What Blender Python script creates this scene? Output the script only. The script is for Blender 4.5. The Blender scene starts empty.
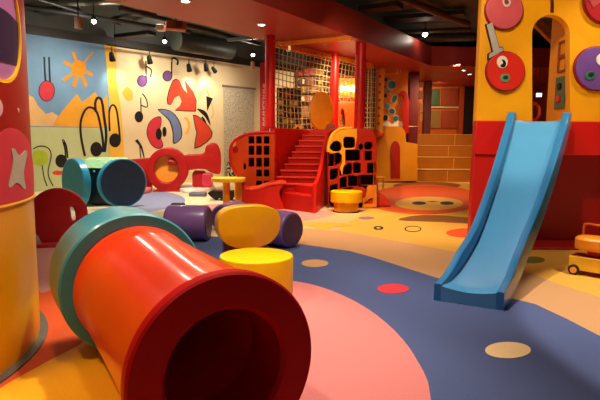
import bpy, bmesh, math, random
from mathutils import Vector, Matrix
random.seed(7)
PI = math.pi
sc = bpy.context.scene
COL = sc.collection

# ------------------------------------------------------------------ camera
F, CH = 520.0, 1.4
PITCH, ROLL = math.atan(60 / F), math.radians(0.5)
CP = Vector((0, 0, CH))
FW = Vector((0, math.cos(PITCH), -math.sin(PITCH)))
UP0 = Vector((0, math.sin(PITCH), math.cos(PITCH)))
RT0 = Vector((1, 0, 0))
RT = RT0 * math.cos(ROLL) + UP0 * math.sin(ROLL)
UP = UP0 * math.cos(ROLL) - RT0 * math.sin(ROLL)
cam = bpy.data.cameras.new('camera')
cam.sensor_width = 36
cam.lens = 36 * F / 600
cam.clip_end = 100
co = bpy.data.objects.new('camera', cam)
COL.objects.link(co)
co.matrix_world = Matrix(((RT.x, UP.x, -FW.x, CP.x), (RT.y, UP.y, -FW.y, CP.y), (RT.z, UP.z, -FW.z, CP.z), (0, 0, 0, 1)))
sc.camera = co

def ray(x, y):
    return FW + RT * ((x - 300) / F) + UP * ((200 - y) / F)
def G(x, y, z=0.0):                       # photo point -> place on the level z
    d = ray(x, y)
    return CP + d * ((z - CH) / d.z)
def V(x, y, Y):                           # photo point -> place at depth Y
    d = ray(x, y)
    return CP + d * (Y / d.y)

# ------------------------------------------------------------------ materials
def s2l(c):
    return c / 12.92 if c <= 0.04045 else ((c + 0.055) / 1.055) ** 2.4
def rgb(h):
    if isinstance(h, str):
        h = h.lstrip('#')
        h = tuple(int(h[i:i + 2], 16) / 255 for i in (0, 2, 4))
    return tuple(s2l(c) for c in h) + (1,)
MATS = {}
def mat(name, col, rough=0.45, var=0.06, scale=6, bump=0.0, bscale=200, emit=0, coat=0, metal=0):
    if name in MATS:
        return MATS[name]
    m = bpy.data.materials.new(name)
    m.use_nodes = True
    nt = m.node_tree
    b = nt.nodes['Principled BSDF']
    b.inputs['Roughness'].default_value = rough
    b.inputs['Metallic'].default_value = metal
    b.inputs['Coat Weight'].default_value = coat
    b.inputs['Coat Roughness'].default_value = 0.12
    c = rgb(col)
    if var > 0:
        tc = nt.nodes.new('ShaderNodeTexCoord')
        nz = nt.nodes.new('ShaderNodeTexNoise')
        nz.inputs['Scale'].default_value = scale
        nz.inputs['Detail'].default_value = 4
        nt.links.new(tc.outputs['Object'], nz.inputs['Vector'])
        rp = nt.nodes.new('ShaderNodeValToRGB')
        rp.color_ramp.elements[0].position = 0.3
        rp.color_ramp.elements[1].position = 0.7
        rp.color_ramp.elements[0].color = tuple(x * (1 - var) for x in c[:3]) + (1,)
        rp.color_ramp.elements[1].color = tuple(min(1, x * (1 + var)) for x in c[:3]) + (1,)
        nt.links.new(nz.outputs['Fac'], rp.inputs['Fac'])
        nt.links.new(rp.outputs['Color'], b.inputs['Base Color'])
        if bump > 0:
            n2 = nt.nodes.new('ShaderNodeTexNoise')
            n2.inputs['Scale'].default_value = bscale
            nt.links.new(tc.outputs['Object'], n2.inputs['Vector'])
            bp = nt.nodes.new('ShaderNodeBump')
            bp.inputs['Strength'].default_value = bump
            bp.inputs['Distance'].default_value = 0.01
            nt.links.new(n2.outputs['Fac'], bp.inputs['Height'])
            nt.links.new(bp.outputs['Normal'], b.inputs['Normal'])
    else:
        b.inputs['Base Color'].default_value = c
    if emit:
        b.inputs['Emission Color'].default_value = c
        b.inputs['Emission Strength'].default_value = emit
    MATS[name] = m
    return m

RED = mat('red_plastic', '#e23c0a', 0.28, 0.05, 4, coat=0.4)
REDF = mat('red_flange_shaded', '#b40402', 0.5, 0.05, 4)  # tunnel red with the front flange's shadow put into the colour
REDF.node_tree.nodes['Principled BSDF'].inputs['Specular IOR Level'].default_value = .15
REDW = mat('red_painted_wood', '#c41608', 0.45, 0.07)
DRED = mat('dark_red', '#9c0c12', 0.4, 0.08)
MAROON = mat('maroon', '#6a1018', 0.5, 0.1)
ORANGE = mat('orange_paint', '#e8640f', 0.45, 0.06)
LORANGE = mat('light_orange', '#f8a438', 0.45, 0.06)
YELLOW = mat('yellow_plastic', '#f8bc08', 0.3, 0.05, 4, coat=0.3)
YWALL = mat('yellow_wall', '#f8b004', 0.5, 0.06, 3)
LYEL = mat('bright_yellow', '#f4c004', 0.35, 0.05)
TEAL = mat('teal_plastic', '#3f93a0', 0.35, 0.07, 5, coat=0.2)
TEALD = mat('teal_face', '#3a7c7c', 0.4, 0.07)
TEALG = mat('teal_green_face', '#1f8c8e', 0.4, 0.07)
NAVY = mat('navy_face', '#1c4c62', 0.35, 0.08)
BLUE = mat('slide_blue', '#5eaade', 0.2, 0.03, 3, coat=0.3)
BLUED = mat('slide_blue_shaded', '#3586c0', 0.28, 0.04, 3, coat=0.4)  # slide blue darkened to paint shade on the rails
PURPLE = mat('purple_vinyl', '#8c66a4', 0.3, 0.06, coat=0.3)
DPURP = mat('dark_purple', '#553c6c', 0.4, 0.1)
BLACK = mat('black_paint', '#0c0a0a', 0.5, 0.1)
DHOLE = mat('window_shade_black', '#0c0404', 0.7, 0.2)
GREY = mat('grey_metal', '#5c6260', 0.5, 0.12, 3)
DGREY = mat('dark_metal', '#2c2f30', 0.5, 0.15, 3)
CREAM = mat('cream_paint', '#f2dfb4', 0.6, 0.04, 2)
WHITE = mat('white_paint', '#f2ece0', 0.4, 0.03)
PINK = mat('pink_paint', '#c83450', 0.45, 0.06)
LAMP = mat('lamp_glow', '#fff2d8', 0.4, 0, emit=18)
NETM = mat('net_cord', '#b8a476', 0.8, 0.1, 30)

# ------------------------------------------------------------------ shape builder
class S:
    def __init__(self):
        self.bm = bmesh.new()
    def _mi(self, f0, mi):
        self.bm.faces.ensure_lookup_table()
        for f in self.bm.faces[f0:]:
            f.material_index = mi
    def box(self, c, s, rz=0, mi=0, M=None):
        n = len(self.bm.faces)
        mt = (M or Matrix.Translation(Vector(c)) @ Matrix.Rotation(rz, 4, 'Z')) @ Matrix.Diagonal((s[0], s[1], s[2], 1))
        bmesh.ops.create_cube(self.bm, size=1, matrix=mt)
        self._mi(n, mi)
        return self
    def lathe(self, prof, M, seg=48, mi=0, cap=False, a0=0, a1=2 * PI):
        """prof = [(r, h)] turned about the local z axis of M"""
        n = len(self.bm.faces)
        full = abs(a1 - a0 - 2 * PI) < 1e-6
        cnt = seg if full else seg + 1
        rings = []
        for r, h in prof:
            if r < 1e-6:
                rings.append([self.bm.verts.new(M @ Vector((0, 0, h)))])
            else:
                rings.append([self.bm.verts.new(M @ Vector((r * math.cos(a0 + (a1 - a0) * k / seg), r * math.sin(a0 + (a1 - a0) * k / seg), h))) for k in range(cnt)])
        for a, b in zip(rings, rings[1:]):
            for k in range(seg if full else seg):
                k2 = (k + 1) % cnt
                if len(a) == 1 and len(b) == 1:
                    continue
                if len(a) == 1:
                    self.bm.faces.new((a[0], b[k], b[k2]))
                elif len(b) == 1:
                    self.bm.faces.new((a[k], b[0], a[k2]))
                else:
                    self.bm.faces.new((a[k], b[k], b[k2], a[k2]))
        self._mi(n, mi)
        return self
    def cyl(self, p0, p1, r, seg=24, mi=0, r1=None, rnd=0):
        p0, p1 = Vector(p0), Vector(p1)
        r1 = r if r1 is None else r1
        M = frame_z(p0, p1 - p0)
        L = (p1 - p0).length
        if rnd > 0:
            prof = [(0, 0), (r - rnd, 0)] + [(r - rnd + rnd * math.sin(a), rnd - rnd * math.cos(a)) for a in (PI / 6, PI / 3, PI / 2)]
            prof += [(r1 - rnd + rnd * math.cos(a), L - rnd + rnd * math.sin(a)) for a in (0, PI / 6, PI / 3)] + [(r1 - rnd, L), (0, L)]
        else:
            prof = [(0, 0), (r, 0), (r1, L), (0, L)]
        return self.lathe(prof, M, seg, mi)
    def sphere(self, c, r, mi=0, scale=(1, 1, 1)):
        n = len(self.bm.faces)
        bmesh.ops.create_uvsphere(self.bm, u_segments=20, v_segments=12, radius=r, matrix=Matrix.Translation(Vector(c)) @ Matrix.Diagonal((*scale, 1)))
        self._mi(n, mi)
        return self
    def tube(self, pts, r, seg=8, mi=0, closed=False):
        pts = [Vector(p) for p in pts]
        n0 = len(self.bm.faces)
        rings = []
        N = len(pts)
        prev = None
        for i, p in enumerate(pts):
            if closed:
                t = pts[(i + 1) % N] - pts[i - 1]
            else:
                t = pts[min(i + 1, N - 1)] - pts[max(i - 1, 0)]
            t.normalize()
            if prev is None:
                a = Vector((0, 0, 1)) if abs(t.z) < 0.9 else Vector((1, 0, 0))
            else:
                a = prev
            u = (a - t * a.dot(t)).normalized()
            prev = u
            w = t.cross(u)
            rings.append([self.bm.verts.new(p + u * r * math.cos(2 * PI * k / seg) + w * r * math.sin(2 * PI * k / seg)) for k in range(seg)])
        for i in range(N if closed else N - 1):
            a, b = rings[i], rings[(i + 1) % N]
            for k in range(seg):
                self.bm.faces.new((a[k], a[(k + 1) % seg], b[(k + 1) % seg], b[k]))
        if not closed:
            self.bm.faces.new(rings[0][::-1])
            self.bm.faces.new(rings[-1])
        self._mi(n0, mi)
        return self
    def prism(self, pts, z0, z1, mi=0):
        n = len(self.bm.faces)
        a = [self.bm.verts.new((p[0], p[1], z0)) for p in pts]
        b = [self.bm.verts.new((p[0], p[1], z1)) for p in pts]
        self.bm.faces.new(a[::-1])
        self.bm.faces.new(b)
        for i in range(len(pts)):
            j = (i + 1) % len(pts)
            self.bm.faces.new((a[i], a[j], b[j], b[i]))
        self._mi(n, mi)
        return self
    def plate(self, outline, M, th, holes=(), bevel=0.0, mi=0):
        """flat board with outline and holes in the xy plane of M, thickness th centred on z"""
        cu = bpy.data.curves.new('outline', 'CURVE')
        cu.dimensions = '2D'
        cu.fill_mode = 'BOTH'
        cu.extrude = max(th / 2 - bevel, 0.0001)
        cu.bevel_depth = bevel
        cu.bevel_resolution = 2
        cu.offset = -bevel
        for lp in [outline] + list(holes):
            sp = cu.splines.new('POLY')
            sp.points.add(len(lp) - 1)
            for p, q in zip(sp.points, lp):
                p.co = (q[0], q[1], 0, 1)
            sp.use_cyclic_u = True
        ob = bpy.data.objects.new('outline', cu)
        me = bpy.data.meshes.new_from_object(ob)
        me.transform(M)
        n = len(self.bm.faces)
        self.bm.from_mesh(me)
        self._mi(n, mi)
        bpy.data.objects.remove(ob)
        bpy.data.curves.remove(cu)
        bpy.data.meshes.remove(me)
        return self
    def strip(self, secs, mi=0, caps=True):
        """loft through closed sections of equal length"""
        n = len(self.bm.faces)
        rs = [[self.bm.verts.new(p) for p in s] for s in secs]
        for a, b in zip(rs, rs[1:]):
            for k in range(len(a)):
                j = (k + 1) % len(a)
                self.bm.faces.new((a[k], a[j], b[j], b[k]))
        if caps:
            self.bm.faces.new(rs[0][::-1])
            self.bm.faces.new(rs[-1])
        self._mi(n, mi)
        return self

WORLD = {}
def frame_z(o, z):
    z = Vector(z).normalized()
    a = Vector((0, 0, 1)) if abs(z.z) < 0.95 else Vector((0, 1, 0))
    x = a.cross(z).normalized()
    y = z.cross(x)
    return Matrix(((x.x, y.x, z.x, o[0]), (x.y, y.y, z.y, o[1]), (x.z, y.z, z.z, o[2]), (0, 0, 0, 1)))

def build(s, name, mats, parent=None, bevel=0, smooth=38, label=None, cat=None, group=None, kind=None, org=None):
    bm = s.bm
    bmesh.ops.remove_doubles(bm, verts=bm.verts, dist=1e-5)
    bmesh.ops.recalc_face_normals(bm, faces=bm.faces)
    if parent is not None:
        w = WORLD[parent.name]
    elif org is not None:
        w = Vector(org)
    else:
        xs = [v.co for v in bm.verts]
        lo = Vector([min(c[i] for c in xs) for i in range(3)])
        hi = Vector([max(c[i] for c in xs) for i in range(3)])
        w = Vector(((lo.x + hi.x) / 2, (lo.y + hi.y) / 2, lo.z))
    bmesh.ops.translate(bm, verts=bm.verts, vec=-w)
    me = bpy.data.meshes.new(name)
    bm.to_mesh(me)
    bm.free()
    for m in (mats if isinstance(mats, (list, tuple)) else [mats]):
        me.materials.append(m)
    if smooth:
        me.shade_smooth()
        me.set_sharp_from_angle(angle=math.radians(smooth))
    o = bpy.data.objects.new(name, me)
    COL.objects.link(o)
    if parent is not None:
        o.parent = parent
    else:
        o.location = w
    WORLD[o.name] = w
    if bevel:
        b = o.modifiers.new('bevel', 'BEVEL')
        b.width = bevel
        b.segments = 2
        b.limit_method = 'ANGLE'
        b.angle_limit = math.radians(40)
    tag(o, label, cat, group, kind)
    return o
def tag(o, label=None, cat=None, group=None, kind=None):
    if label: o['label'] = label
    if cat: o['category'] = cat
    if group: o['group'] = group
    if kind: o['kind'] = kind
    return o
def thing(name, loc, label, cat, group=None):
    o = bpy.data.objects.new(name, None)
    o.empty_display_size = 0.1
    COL.objects.link(o)
    o.location = loc
    WORLD[o.name] = Vector(loc)
    return tag(o, label, cat, group)
def dup(root, loc, label=None, rz=None):
    r = root.copy()
    COL.objects.link(r)
    r.location = loc
    if rz is not None: r.rotation_euler = (0, 0, rz)
    if label: r['label'] = label
    WORLD[r.name] = Vector(loc)
    for ch in list(root.children):
        c = ch.copy(); COL.objects.link(c); c.parent = r
        for g in list(ch.children):
            d = g.copy(); COL.objects.link(d); d.parent = c
    return r

class Plane:
    """an upright plane through O whose face looks along heading n (horizontal)"""
    def __init__(self, O, n):
        self.O = Vector((O[0], O[1], 0))
        self.N = Vector((n[0], n[1], 0)).normalized()
        self.U = Vector((0, 0, 1)).cross(self.N)
    def hit(self, x, y):
        d = ray(x, y)
        t = (self.O - CP).dot(self.N) / d.dot(self.N)
        return CP + d * t
    def uv(self, x, y):
        p = self.hit(x, y) - self.O
        return (p.dot(self.U), p.z)
    def uvs(self, pts):
        return [self.uv(*p) for p in pts]
    def M(self, off=0):
        o = self.O + self.N * off
        U, N = self.U, self.N
        return Matrix(((U.x, 0, N.x, o.x), (U.y, 0, N.y, o.y), (0, 1, 0, 0), (0, 0, 0, 1)))
    def P(self, u, v, off=0):
        return self.O + self.U * u + Vector((0, 0, v)) + self.N * off

def ell(cx, cy, rx, ry, n=28, rot=0):
    return [(cx + rx * math.cos(a) * math.cos(rot) - ry * math.sin(a) * math.sin(rot), cy + rx * math.cos(a) * math.sin(rot) + ry * math.sin(a) * math.cos(rot)) for a in [2 * PI * k / n for k in range(n)]]
def smooth(pts, n=5, closed=True):
    out = []
    N = len(pts)
    for i in range(N if closed else N - 1):
        p = [pts[(i + k) % N] if closed else pts[min(max(i + k, 0), N - 1)] for k in (-1, 0, 1, 2)]
        for j in range(n):
            t = j / n
            out.append(tuple(0.5 * (2 * p[1][d] + (p[2][d] - p[0][d]) * t + (2 * p[0][d] - 5 * p[1][d] + 4 * p[2][d] - p[3][d]) * t * t + (3 * p[1][d] - p[0][d] - 3 * p[2][d] + p[3][d]) * t ** 3) for d in range(len(p[0]))))
    if not closed:
        out.append(tuple(pts[-1]))
    return out
def ribbon(path, w):
    L, R = [], []
    for i, p in enumerate(path):
        a, b = path[max(i - 1, 0)], path[min(i + 1, len(path) - 1)]
        dx, dy = b[0] - a[0], b[1] - a[1]
        l = math.hypot(dx, dy) or 1
        ww = w[i] if isinstance(w, (list, tuple)) else w
        L.append((p[0] - dy / l * ww / 2, p[1] + dx / l * ww / 2))
        R.append((p[0] + dy / l * ww / 2, p[1] - dx / l * ww / 2))
    return L + R[::-1]
def rrect(x0, y0, x1, y1, r, n=4):
    out = []
    for cx, cy, a in ((x1 - r, y1 - r, 0), (x0 + r, y1 - r, PI / 2), (x0 + r, y0 + r, PI), (x1 - r, y0 + r, 1.5 * PI)):
        out += [(cx + r * math.cos(a + PI / 2 * k / n), cy + r * math.sin(a + PI / 2 * k / n)) for k in range(n + 1)]
    return out

# ================================================================== SETTING
ZC = 4.75
# the mural wall: its upper edge is seen running from (28,34) to (250,66)
WA, WB = G(28, 34, 4.0), G(250, 66, 4.0)
wd = (WB - WA); wd.z = 0; wd.normalize()
WN = Vector((wd.y, -wd.x, 0))
MW = Plane(WA, WN)
wl0 = WA - wd * 9
wl1 = WA + wd * ((WB - WA).length + 3.0)
YB = 22.5
s = S()
a, b = Vector((wl0.x, wl0.y, 0)), Vector((wl1.x, wl1.y, 0))
s.prism([a - WN * 0.2, b - WN * 0.2, b - WN * 0.012, a - WN * 0.012], 0, ZC)
build(s, 'wall_left', CREAM, kind='structure')
s = S()
s.prism([a - WN * 0.1, b - WN * 0.1, b + WN * 0.10, a + WN * 0.10], 4.0, 4.22)
build(s, 'trim_1', mat('wall_head_trim', '#33302c', 0.5, 0.1), kind='structure')
s = S()
s.prism([a - WN * 0.1, b - WN * 0.1, b + WN * 0.004, a + WN * 0.004], 4.22, ZC)
build(s, 'trim_2', GREY, kind='structure')
s = S().box((4.5, YB + 0.1, ZC / 2), (20, 0.2, ZC))
build(s, 'wall_back', mat('orange_back_wall', '#c8641a', 0.5, 0.08, 1), kind='structure')
s = S().box((10.1, 10, ZC / 2), (0.2, 27, ZC))
build(s, 'wall_right', mat('wall_right_paint', '#a84a20', 0.6, 0.1, 1), kind='structure')
s = S().box((0, 10, ZC + 0.1), (26, 27, 0.2))
build(s, 'ceiling', mat('ceiling_dark', '#565c58', 0.8, 0.2, 1.5), kind='structure')

# floor: one mesh, coloured carpet fields and painted figures inlaid in it
FL = []
def carpet(n, c, r=0.85, var=0.12):
    m = mat(n, c, r, var, 160, bump=0.25, bscale=260)
    FL.append(m)
    return len(FL) - 1
cB = carpet('carpet_cream', '#ecd6ac', 0.6)
cBl = carpet('carpet_blue', '#4f5c8a', 0.9, 0.22)
cPk = carpet('carpet_pink', '#dc8482', 0.9)
cTan = carpet('carpet_tan', '#c89768', 0.85)
cYe = carpet('carpet_yellow', '#dfab45', 0.7)
cOr = carpet('carpet_orange', '#d8581c', 0.7)
cPe = carpet('carpet_peach', '#f2cf9c', 0.8)
cRd = carpet('carpet_red', '#d23848', 0.8)
cOl = carpet('carpet_olive', '#6d7032', 0.8)
cBk = carpet('carpet_black', '#2b2420', 0.8)
cPu = carpet('carpet_purple', '#8d6a90', 0.8)
cBr = carpet('carpet_brown', '#8a5420', 0.8)
cLb = carpet('carpet_pale_blue', '#8e96b4', 0.55)
cSa = carpet('carpet_sand', '#d4ae78', 0.8)
cAm = carpet('carpet_amber', '#eda834', 0.7)
cGo = carpet('carpet_gold', '#f4b20c', 0.55)
cLp = carpet('carpet_pale_pink', '#cf928c', 0.7)
fs = S()
n0 = 0
fs.prism([(-12, -2.5), (10, -2.5), (10, YB), (-12, YB)], -0.2, 0.0, cB)
LV = [0]
def field(pts, mi, sm=0, world=False, z=None):
    LV[0] += 1
    zz = 0.00012 * LV[0]
    pts = smooth(pts, sm) if sm else pts
    w = [p if world else G(p[0], p[1]) for p in pts]
    fs.prism([(p[0], p[1]) for p in w], -0.01, zz, mi)
def disc(cx, cy, rx, ry, mi):
    field(ell(cx, cy, rx, ry, 32), mi)
# big sweeps
field([(236, 240), (300, 250), (400, 250), (400, 197), (372, 200), (340, 207), (300, 216), (262, 222)], cSa)
field([(322, 240), (345, 240), (380, 246), (425, 255), (470, 262), (520, 276), (560, 294), (600, 307), (700, 340), (700, 190), (470, 190), (392, 196), (372, 206), (350, 222)], cYe)
field([(240, 225), (300, 228), (340, 231), (375, 237), (425, 246), (465, 254), (505, 262), (552, 282), (600, 297), (720, 340), (720, 420), (600, 340), (500, 297), (400, 267), (300, 246), (230, 238)], cTan)
field([(100, 245), (150, 238), (200, 236), (250, 238), (300, 244), (350, 251), (375, 258), (400, 266), (434, 277), (470, 287), (502, 296), (535, 304), (565, 318), (600, 336), (680, 390), (760, 470), (800, 640), (431, 640), (60, 640)], cBl)
pk = [(431, 400), (417, 360), (395, 331), (365, 307), (330, 290), (300, 282), (270, 279), (240, 280), (200, 290), (160, 320), (120, 400), (150, 560), (250, 640), (380, 620), (425, 500)]
field(pk, cPk, 3)
# left of the tunnel: yellow, with the tunnel's shadow painted in orange
field([(20, 300), (60, 270), (100, 285), (150, 330), (190, 420), (150, 640), (-200, 640), (-60, 430)], cGo, 3)
field([(20, 270), (55, 285), (75, 320), (88, 338), (50, 360), (10, 382), (-80, 430), (-150, 380), (-40, 300)], cOr, 3)
field([(30, 215), (60, 245), (64, 275), (50, 290), (36, 288), (20, 240)], cLp, 3)
# back floor
field([(120, 204), (150, 192), (172, 193), (185, 199), (178, 206), (140, 214), (95, 224)], cLb, 3)
field([(190, 207), (260, 204), (330, 212), (330, 216), (296, 222), (240, 226), (200, 224)], cLp, 3)
field([(372, 190), (400, 181), (475, 184), (480, 196), (420, 192)], cYe, 3)
disc(427, 185.5, 34, 3.6, cBr)
disc(424, 199.5, 58, 15, cOr)
disc(429, 203.5, 34, 6.8, cYe)
for cx, a in ((419, 0), (447, 0)):
    disc(cx, 203.2, 7, 1.7, cBk)
field([(425, 202), (433, 201), (439, 201.6), (433, 202)], cBk)
field([(398, 220), (425, 215), (480, 219), (480, 224), (440, 222)], cBr, 3)
disc(466, 233, 20, 4.6, cOr)
disc(533, 260, 12, 3.3, cOl)
disc(413, 229, 8.5, 3, cBk); disc(413, 229, 7.2, 2.3, cYe)
disc(378.5, 228, 5, 1.9, cBk); disc(378.5, 228, 2.2, 0.8, cYe)
disc(366.5, 218, 8, 1.4, cPu)
disc(324, 227, 9, 2.6, cAm)
field([(285, 224), (330, 222.5), (352, 225.5), (330, 227)], cAm, 2)
disc(296, 220, 4, 1, cBk)
disc(315, 263.5, 13.5, 3.8, cTan)
disc(393, 289, 16, 5, cRd)
disc(508, 350.5, 23, 8.2, cPe)
build(fs, 'floor', FL, kind='structure', smooth=0, org=(0, 0, 0))

# canopy with red soffit running diagonally through the hall
R1, R2 = G(252, 0, 3.7), G(431, 66, 3.7)
L1, L2 = G(102, 0, 3.7), G(250, 37, 3.7)
rd, ld = (R2 - R1).normalized(), (L2 - L1).normalized()
soff = [L1 - ld * 3.2, R1 - rd * 3.2, R2, Vector((9.9, R2.y + 0.3, 0)), Vector((9.9, YB - 0.1, 0)), Vector((4.5, YB - 0.1, 0)), L2 + ld * 6.0]
s = S().prism([(p.x, p.y) for p in soff], 3.7, 4.3)
build(s, 'ceiling_canopy', mat('canopy_red', '#ac3e38', 0.4, 0.05, 2), kind='structure', bevel=0.01)
# ================================================================== MURAL
mu = thing('wall_mural', MW.P(3, 0), 'large painted music mural with sun, notes and red abstract shapes on left wall', 'mural')
def mural(name, pts, m, lev, sm=0, holes=(), label=None):
    p = smooth(pts, sm) if sm else pts
    s = S().plate(MW.uvs(p), MW.M(0.004 * lev), 0.012, [MW.uvs(h) for h in holes])
    return build(s, name, m, mu, label=label, smooth=30)
m_sky = mat('mural_sky', '#7ba3c4', 0.7, 0.12, 1.2)
m_mtn = mat('mural_mountain', '#f0ac30', 0.7, 0.08, 2)
m_hill = mat('mural_hill', '#eec080', 0.7, 0.08, 2)
m_fld = mat('mural_field', '#c4cc96', 0.7, 0.1, 1)
m_yel = mat('mural_yellow', '#f3bf45', 0.7, 0.1, 1)
m_crm = mat('mural_cream', '#eed8ac', 0.7, 0.06, 1)
m_sun = mat('mural_sun', '#ee9a1c', 0.7, 0.06)
m_red = mat('mural_red', '#dc4a2c', 0.6, 0.06)
m_crim = mat('mural_crimson', '#d83848', 0.6, 0.06)
m_ink = mat('mural_ink', '#14100e', 0.6, 0.1)
m_blu = mat('mural_blue', '#7888b0', 0.6, 0.08)
m_pur = mat('mural_purple', '#7a4c92', 0.6, 0.08)
m_lime = mat('mural_lime', '#b4c832', 0.6, 0.08)
mural('sky_panel', [(-60, 21.5), (104, 44.7), (107, 70), (109, 100), (109, 128), (-60, 126)], m_sky, 1, label='pale blue painted sky')
mural('field_panel', [(-60, 126), (109, 128), (109, 196), (-60, 215)], m_fld, 1, label='pale green painted field')
mural('cream_panel', [(103.5, 44.7), (262, 67.5), (262, 178), (108, 194), (109, 100)], m_crm, 1, label='cream painted ground')
mural('yellow_band', [(104, 45), (116, 46.5), (116, 80), (121, 110), (124, 150), (122, 185), (109, 190), (109, 100), (107, 70)], m_yel, 2, label='golden painted band beside the sky')
mural('mountain', [(52, 126.3), (63, 110), (77, 94), (82, 102), (89, 97), (95, 92), (101, 102), (107, 95), (109, 127.5)], m_mtn, 2)
mural('hill', [(28, 126), (28, 95), (33, 97), (38, 106), (46, 114), (52, 112), (58, 116), (52, 126.2)], m_hill, 2, label='peach painted hill')
sun = ell(78.5, 68.5, 7.2, 8.2, 24)
mural('sun_disc', sun, m_sun, 3)
for (x1, y1, w) in ((73, 52, 3), (93, 52, 1.6), (92.5, 75, 3.4), (86, 86, 3.6), (73.5, 87, 3.4), (62.5, 81, 3), (63.5, 62, 3.4)):
    dx, dy = x1 - 78.5, y1 - 68.5
    mural('sun_ray', ribbon([(78.5 + dx * .3, 68.5 + dy * .3), (78.5 + dx * .7, 68.5 + dy * .7), (x1, y1)], [w * .7, w * 1.1, w]), m_sun, 2.5)
def note(name, cx, cy, rx, ry, m, lev=3, outline=True, label=None):
    if outline and m is not m_ink:
        mural('outline', ell(cx, cy, rx + .7, ry + .7), m_ink, lev - .5)
    mural(name, ell(cx, cy, rx, ry), m, lev, label=label)
def stroke(pts, w, name='note_stem', m=None, lev=2.8, sm=4):
    p = smooth(pts, sm, False)
    if isinstance(w, (list, tuple)):
        w = [w[0] + (w[1] - w[0]) * i / (len(p) - 1) for i in range(len(p))]
    mural(name, ribbon(p, w), m or m_ink, lev)
note('note_head', 46.5, 91, 7.4, 9.8, m_crim, label='crimson note head hanging on two sticks')
stroke([(44, 57), (44.5, 70), (45.5, 84)], 1.7)
stroke([(48.8, 57), (49.2, 70), (50, 84)], 1.7)
note('note_head', 61, 161, 5.8, 6.6, m_ink)
stroke([(65.5, 160), (65, 150), (62.5, 139.5), (66, 146), (67.5, 158)], 1.5)
note('note_head', 96, 149.3, 5.8, 7.3, m_ink)
stroke([(84.8, 156), (81, 138), (80.5, 122), (85, 110), (91, 107.5), (97, 113), (101, 130), (103, 145), (102, 152)], 2.2)
stroke([(95.5, 112), (95, 103), (97.5, 97.8), (101.5, 101), (104, 118), (106, 135), (104.5, 152)], 2.5)
note('note_head', 114.8, 140.3, 5.8, 7, m_ink)
stroke([(109.5, 131), (109, 112), (112, 105), (116, 109), (118.5, 125), (119.8, 140)], 1.8)
note('note_head', 138.7, 116.8, 4.2, 5.6, m_ink)
stroke([(140.8, 114), (140.6, 97.5)], 1.0)
stroke([(140.6, 105), (147, 107), (146, 99), (142, 93.5)], 1.0)
stroke([(136, 140), (141, 147), (144, 158)], [3.2, .8])
stroke([(139.5, 146), (140.5, 158)], .9)
note('note_head', 142, 81, 4.4, 5.2, m_pur, label='purple note head')
stroke([(146, 79), (145.6, 61)], 1.2)
stroke([(145.6, 66), (151, 70), (150, 77)], 1.3)
note('note_head', 167.2, 76, 4.2, 4.8, m_pur, label='purple note head')
stroke([(171.5, 75), (172, 58.5), (177.5, 60.5), (177, 65)], [1.2, 2])
fl = [(173, 81), (169.3, 90), (167.3, 99), (168, 104), (171, 104.5), (174.5, 97.5), (179, 95.5), (181.5, 101), (179.5, 106), (175, 109.8), (185, 110.6), (195, 110.8), (195.6, 100), (192.5, 92), (184.5, 81), (187, 93.5), (183.5, 90), (179, 81), (176, 79.5)]
mural('flame_shape', fl, m_red, 3, label='orange-red flame shape')
mural('outline', [(c[0] + (c[0] - 182) * .05, c[1] + (c[1] - 96) * .05) for c in fl], m_ink, 2.5)
mural('crescent', [(158.5, 110), (169, 111), (176.5, 118), (180.5, 128), (180.3, 138), (174, 143), (173.3, 133), (170, 121), (163.5, 114.5)], m_blu, 3, 3, label='blue-grey crescent')
mural('outline', [(157.5, 109.2), (169, 110.2), (177.3, 117.6), (181.4, 128), (181, 138.6), (173.2, 143.8), (172.5, 133), (169, 121.3), (163, 115)], m_ink, 2.5, 3)
kd = [(154, 118.5), (160, 117.5), (160.5, 125), (158.8, 133), (162.5, 145), (157.5, 148), (151.5, 144.5), (147, 134), (148.8, 124)]
mural('kidney_shape', kd, m_crim, 3, 3, label='crimson kidney shape')
mural('outline', [(c[0] + (c[0] - 154) * .08, c[1] + (c[1] - 133) * .05) for c in kd], m_ink, 2.5, 3)
mural('ink_spot', ell(158.5, 134, 3, 5.8), m_ink, 3.5)
mural('ink_spot', ell(164.2, 131.8, 2, 5), m_ink, 3.5)
stroke([(184.5, 117.5), (188, 121), (188.5, 128), (185.5, 133.5)], 2.4, 'yellow_curl', m_yel)
mural('triangle_shape', [(193.3, 116), (203, 121), (211.5, 132.5), (207, 141), (194.8, 147.5), (197, 133)], m_red, 3, 2, label='red triangular sail')
mural('outline', [(192.6, 114.6), (203.3, 120.4), (212.4, 132.5), (207.6, 141.6), (194, 148.8), (196.2, 133)], m_ink, 2.5, 2)
mural('feather', [(196.5, 108.8), (204, 110.5), (208, 116), (210.3, 126), (205, 117)], m_ink, 3, 2)
stroke([(201.5, 117), (204, 120), (205.5, 124)], 1.8)
mural('flag_shape', [(206, 96), (212.5, 98.5), (207, 111)], m_ink, 3)
stroke([(200, 99), (201, 92), (206, 90), (210, 100), (213, 112), (211, 118)], .9, 'yellow_curl', m_yel)
mural('yellow_curl', [(122, 92), (127, 87), (132, 92), (132, 99), (128, 101), (124, 97)], m_yel, 2.4, 3)
mural('lime_blob', [(33, 153), (38, 150.5), (46, 152), (48, 158), (46, 164), (37, 165), (33, 161)], m_lime, 3, 3, label='lime green blob')
stroke([(33, 149), (40, 146), (48, 148), (51, 156), (48, 170), (49, 178), (53, 186)], .9)
stroke([(42, 165), (44, 178), (47, 186)], .9)
mural('tongue_shape', ell(57.5, 172.8, 5.3, 2.3), m_red, 3, label='small red tongue shape')

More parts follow.
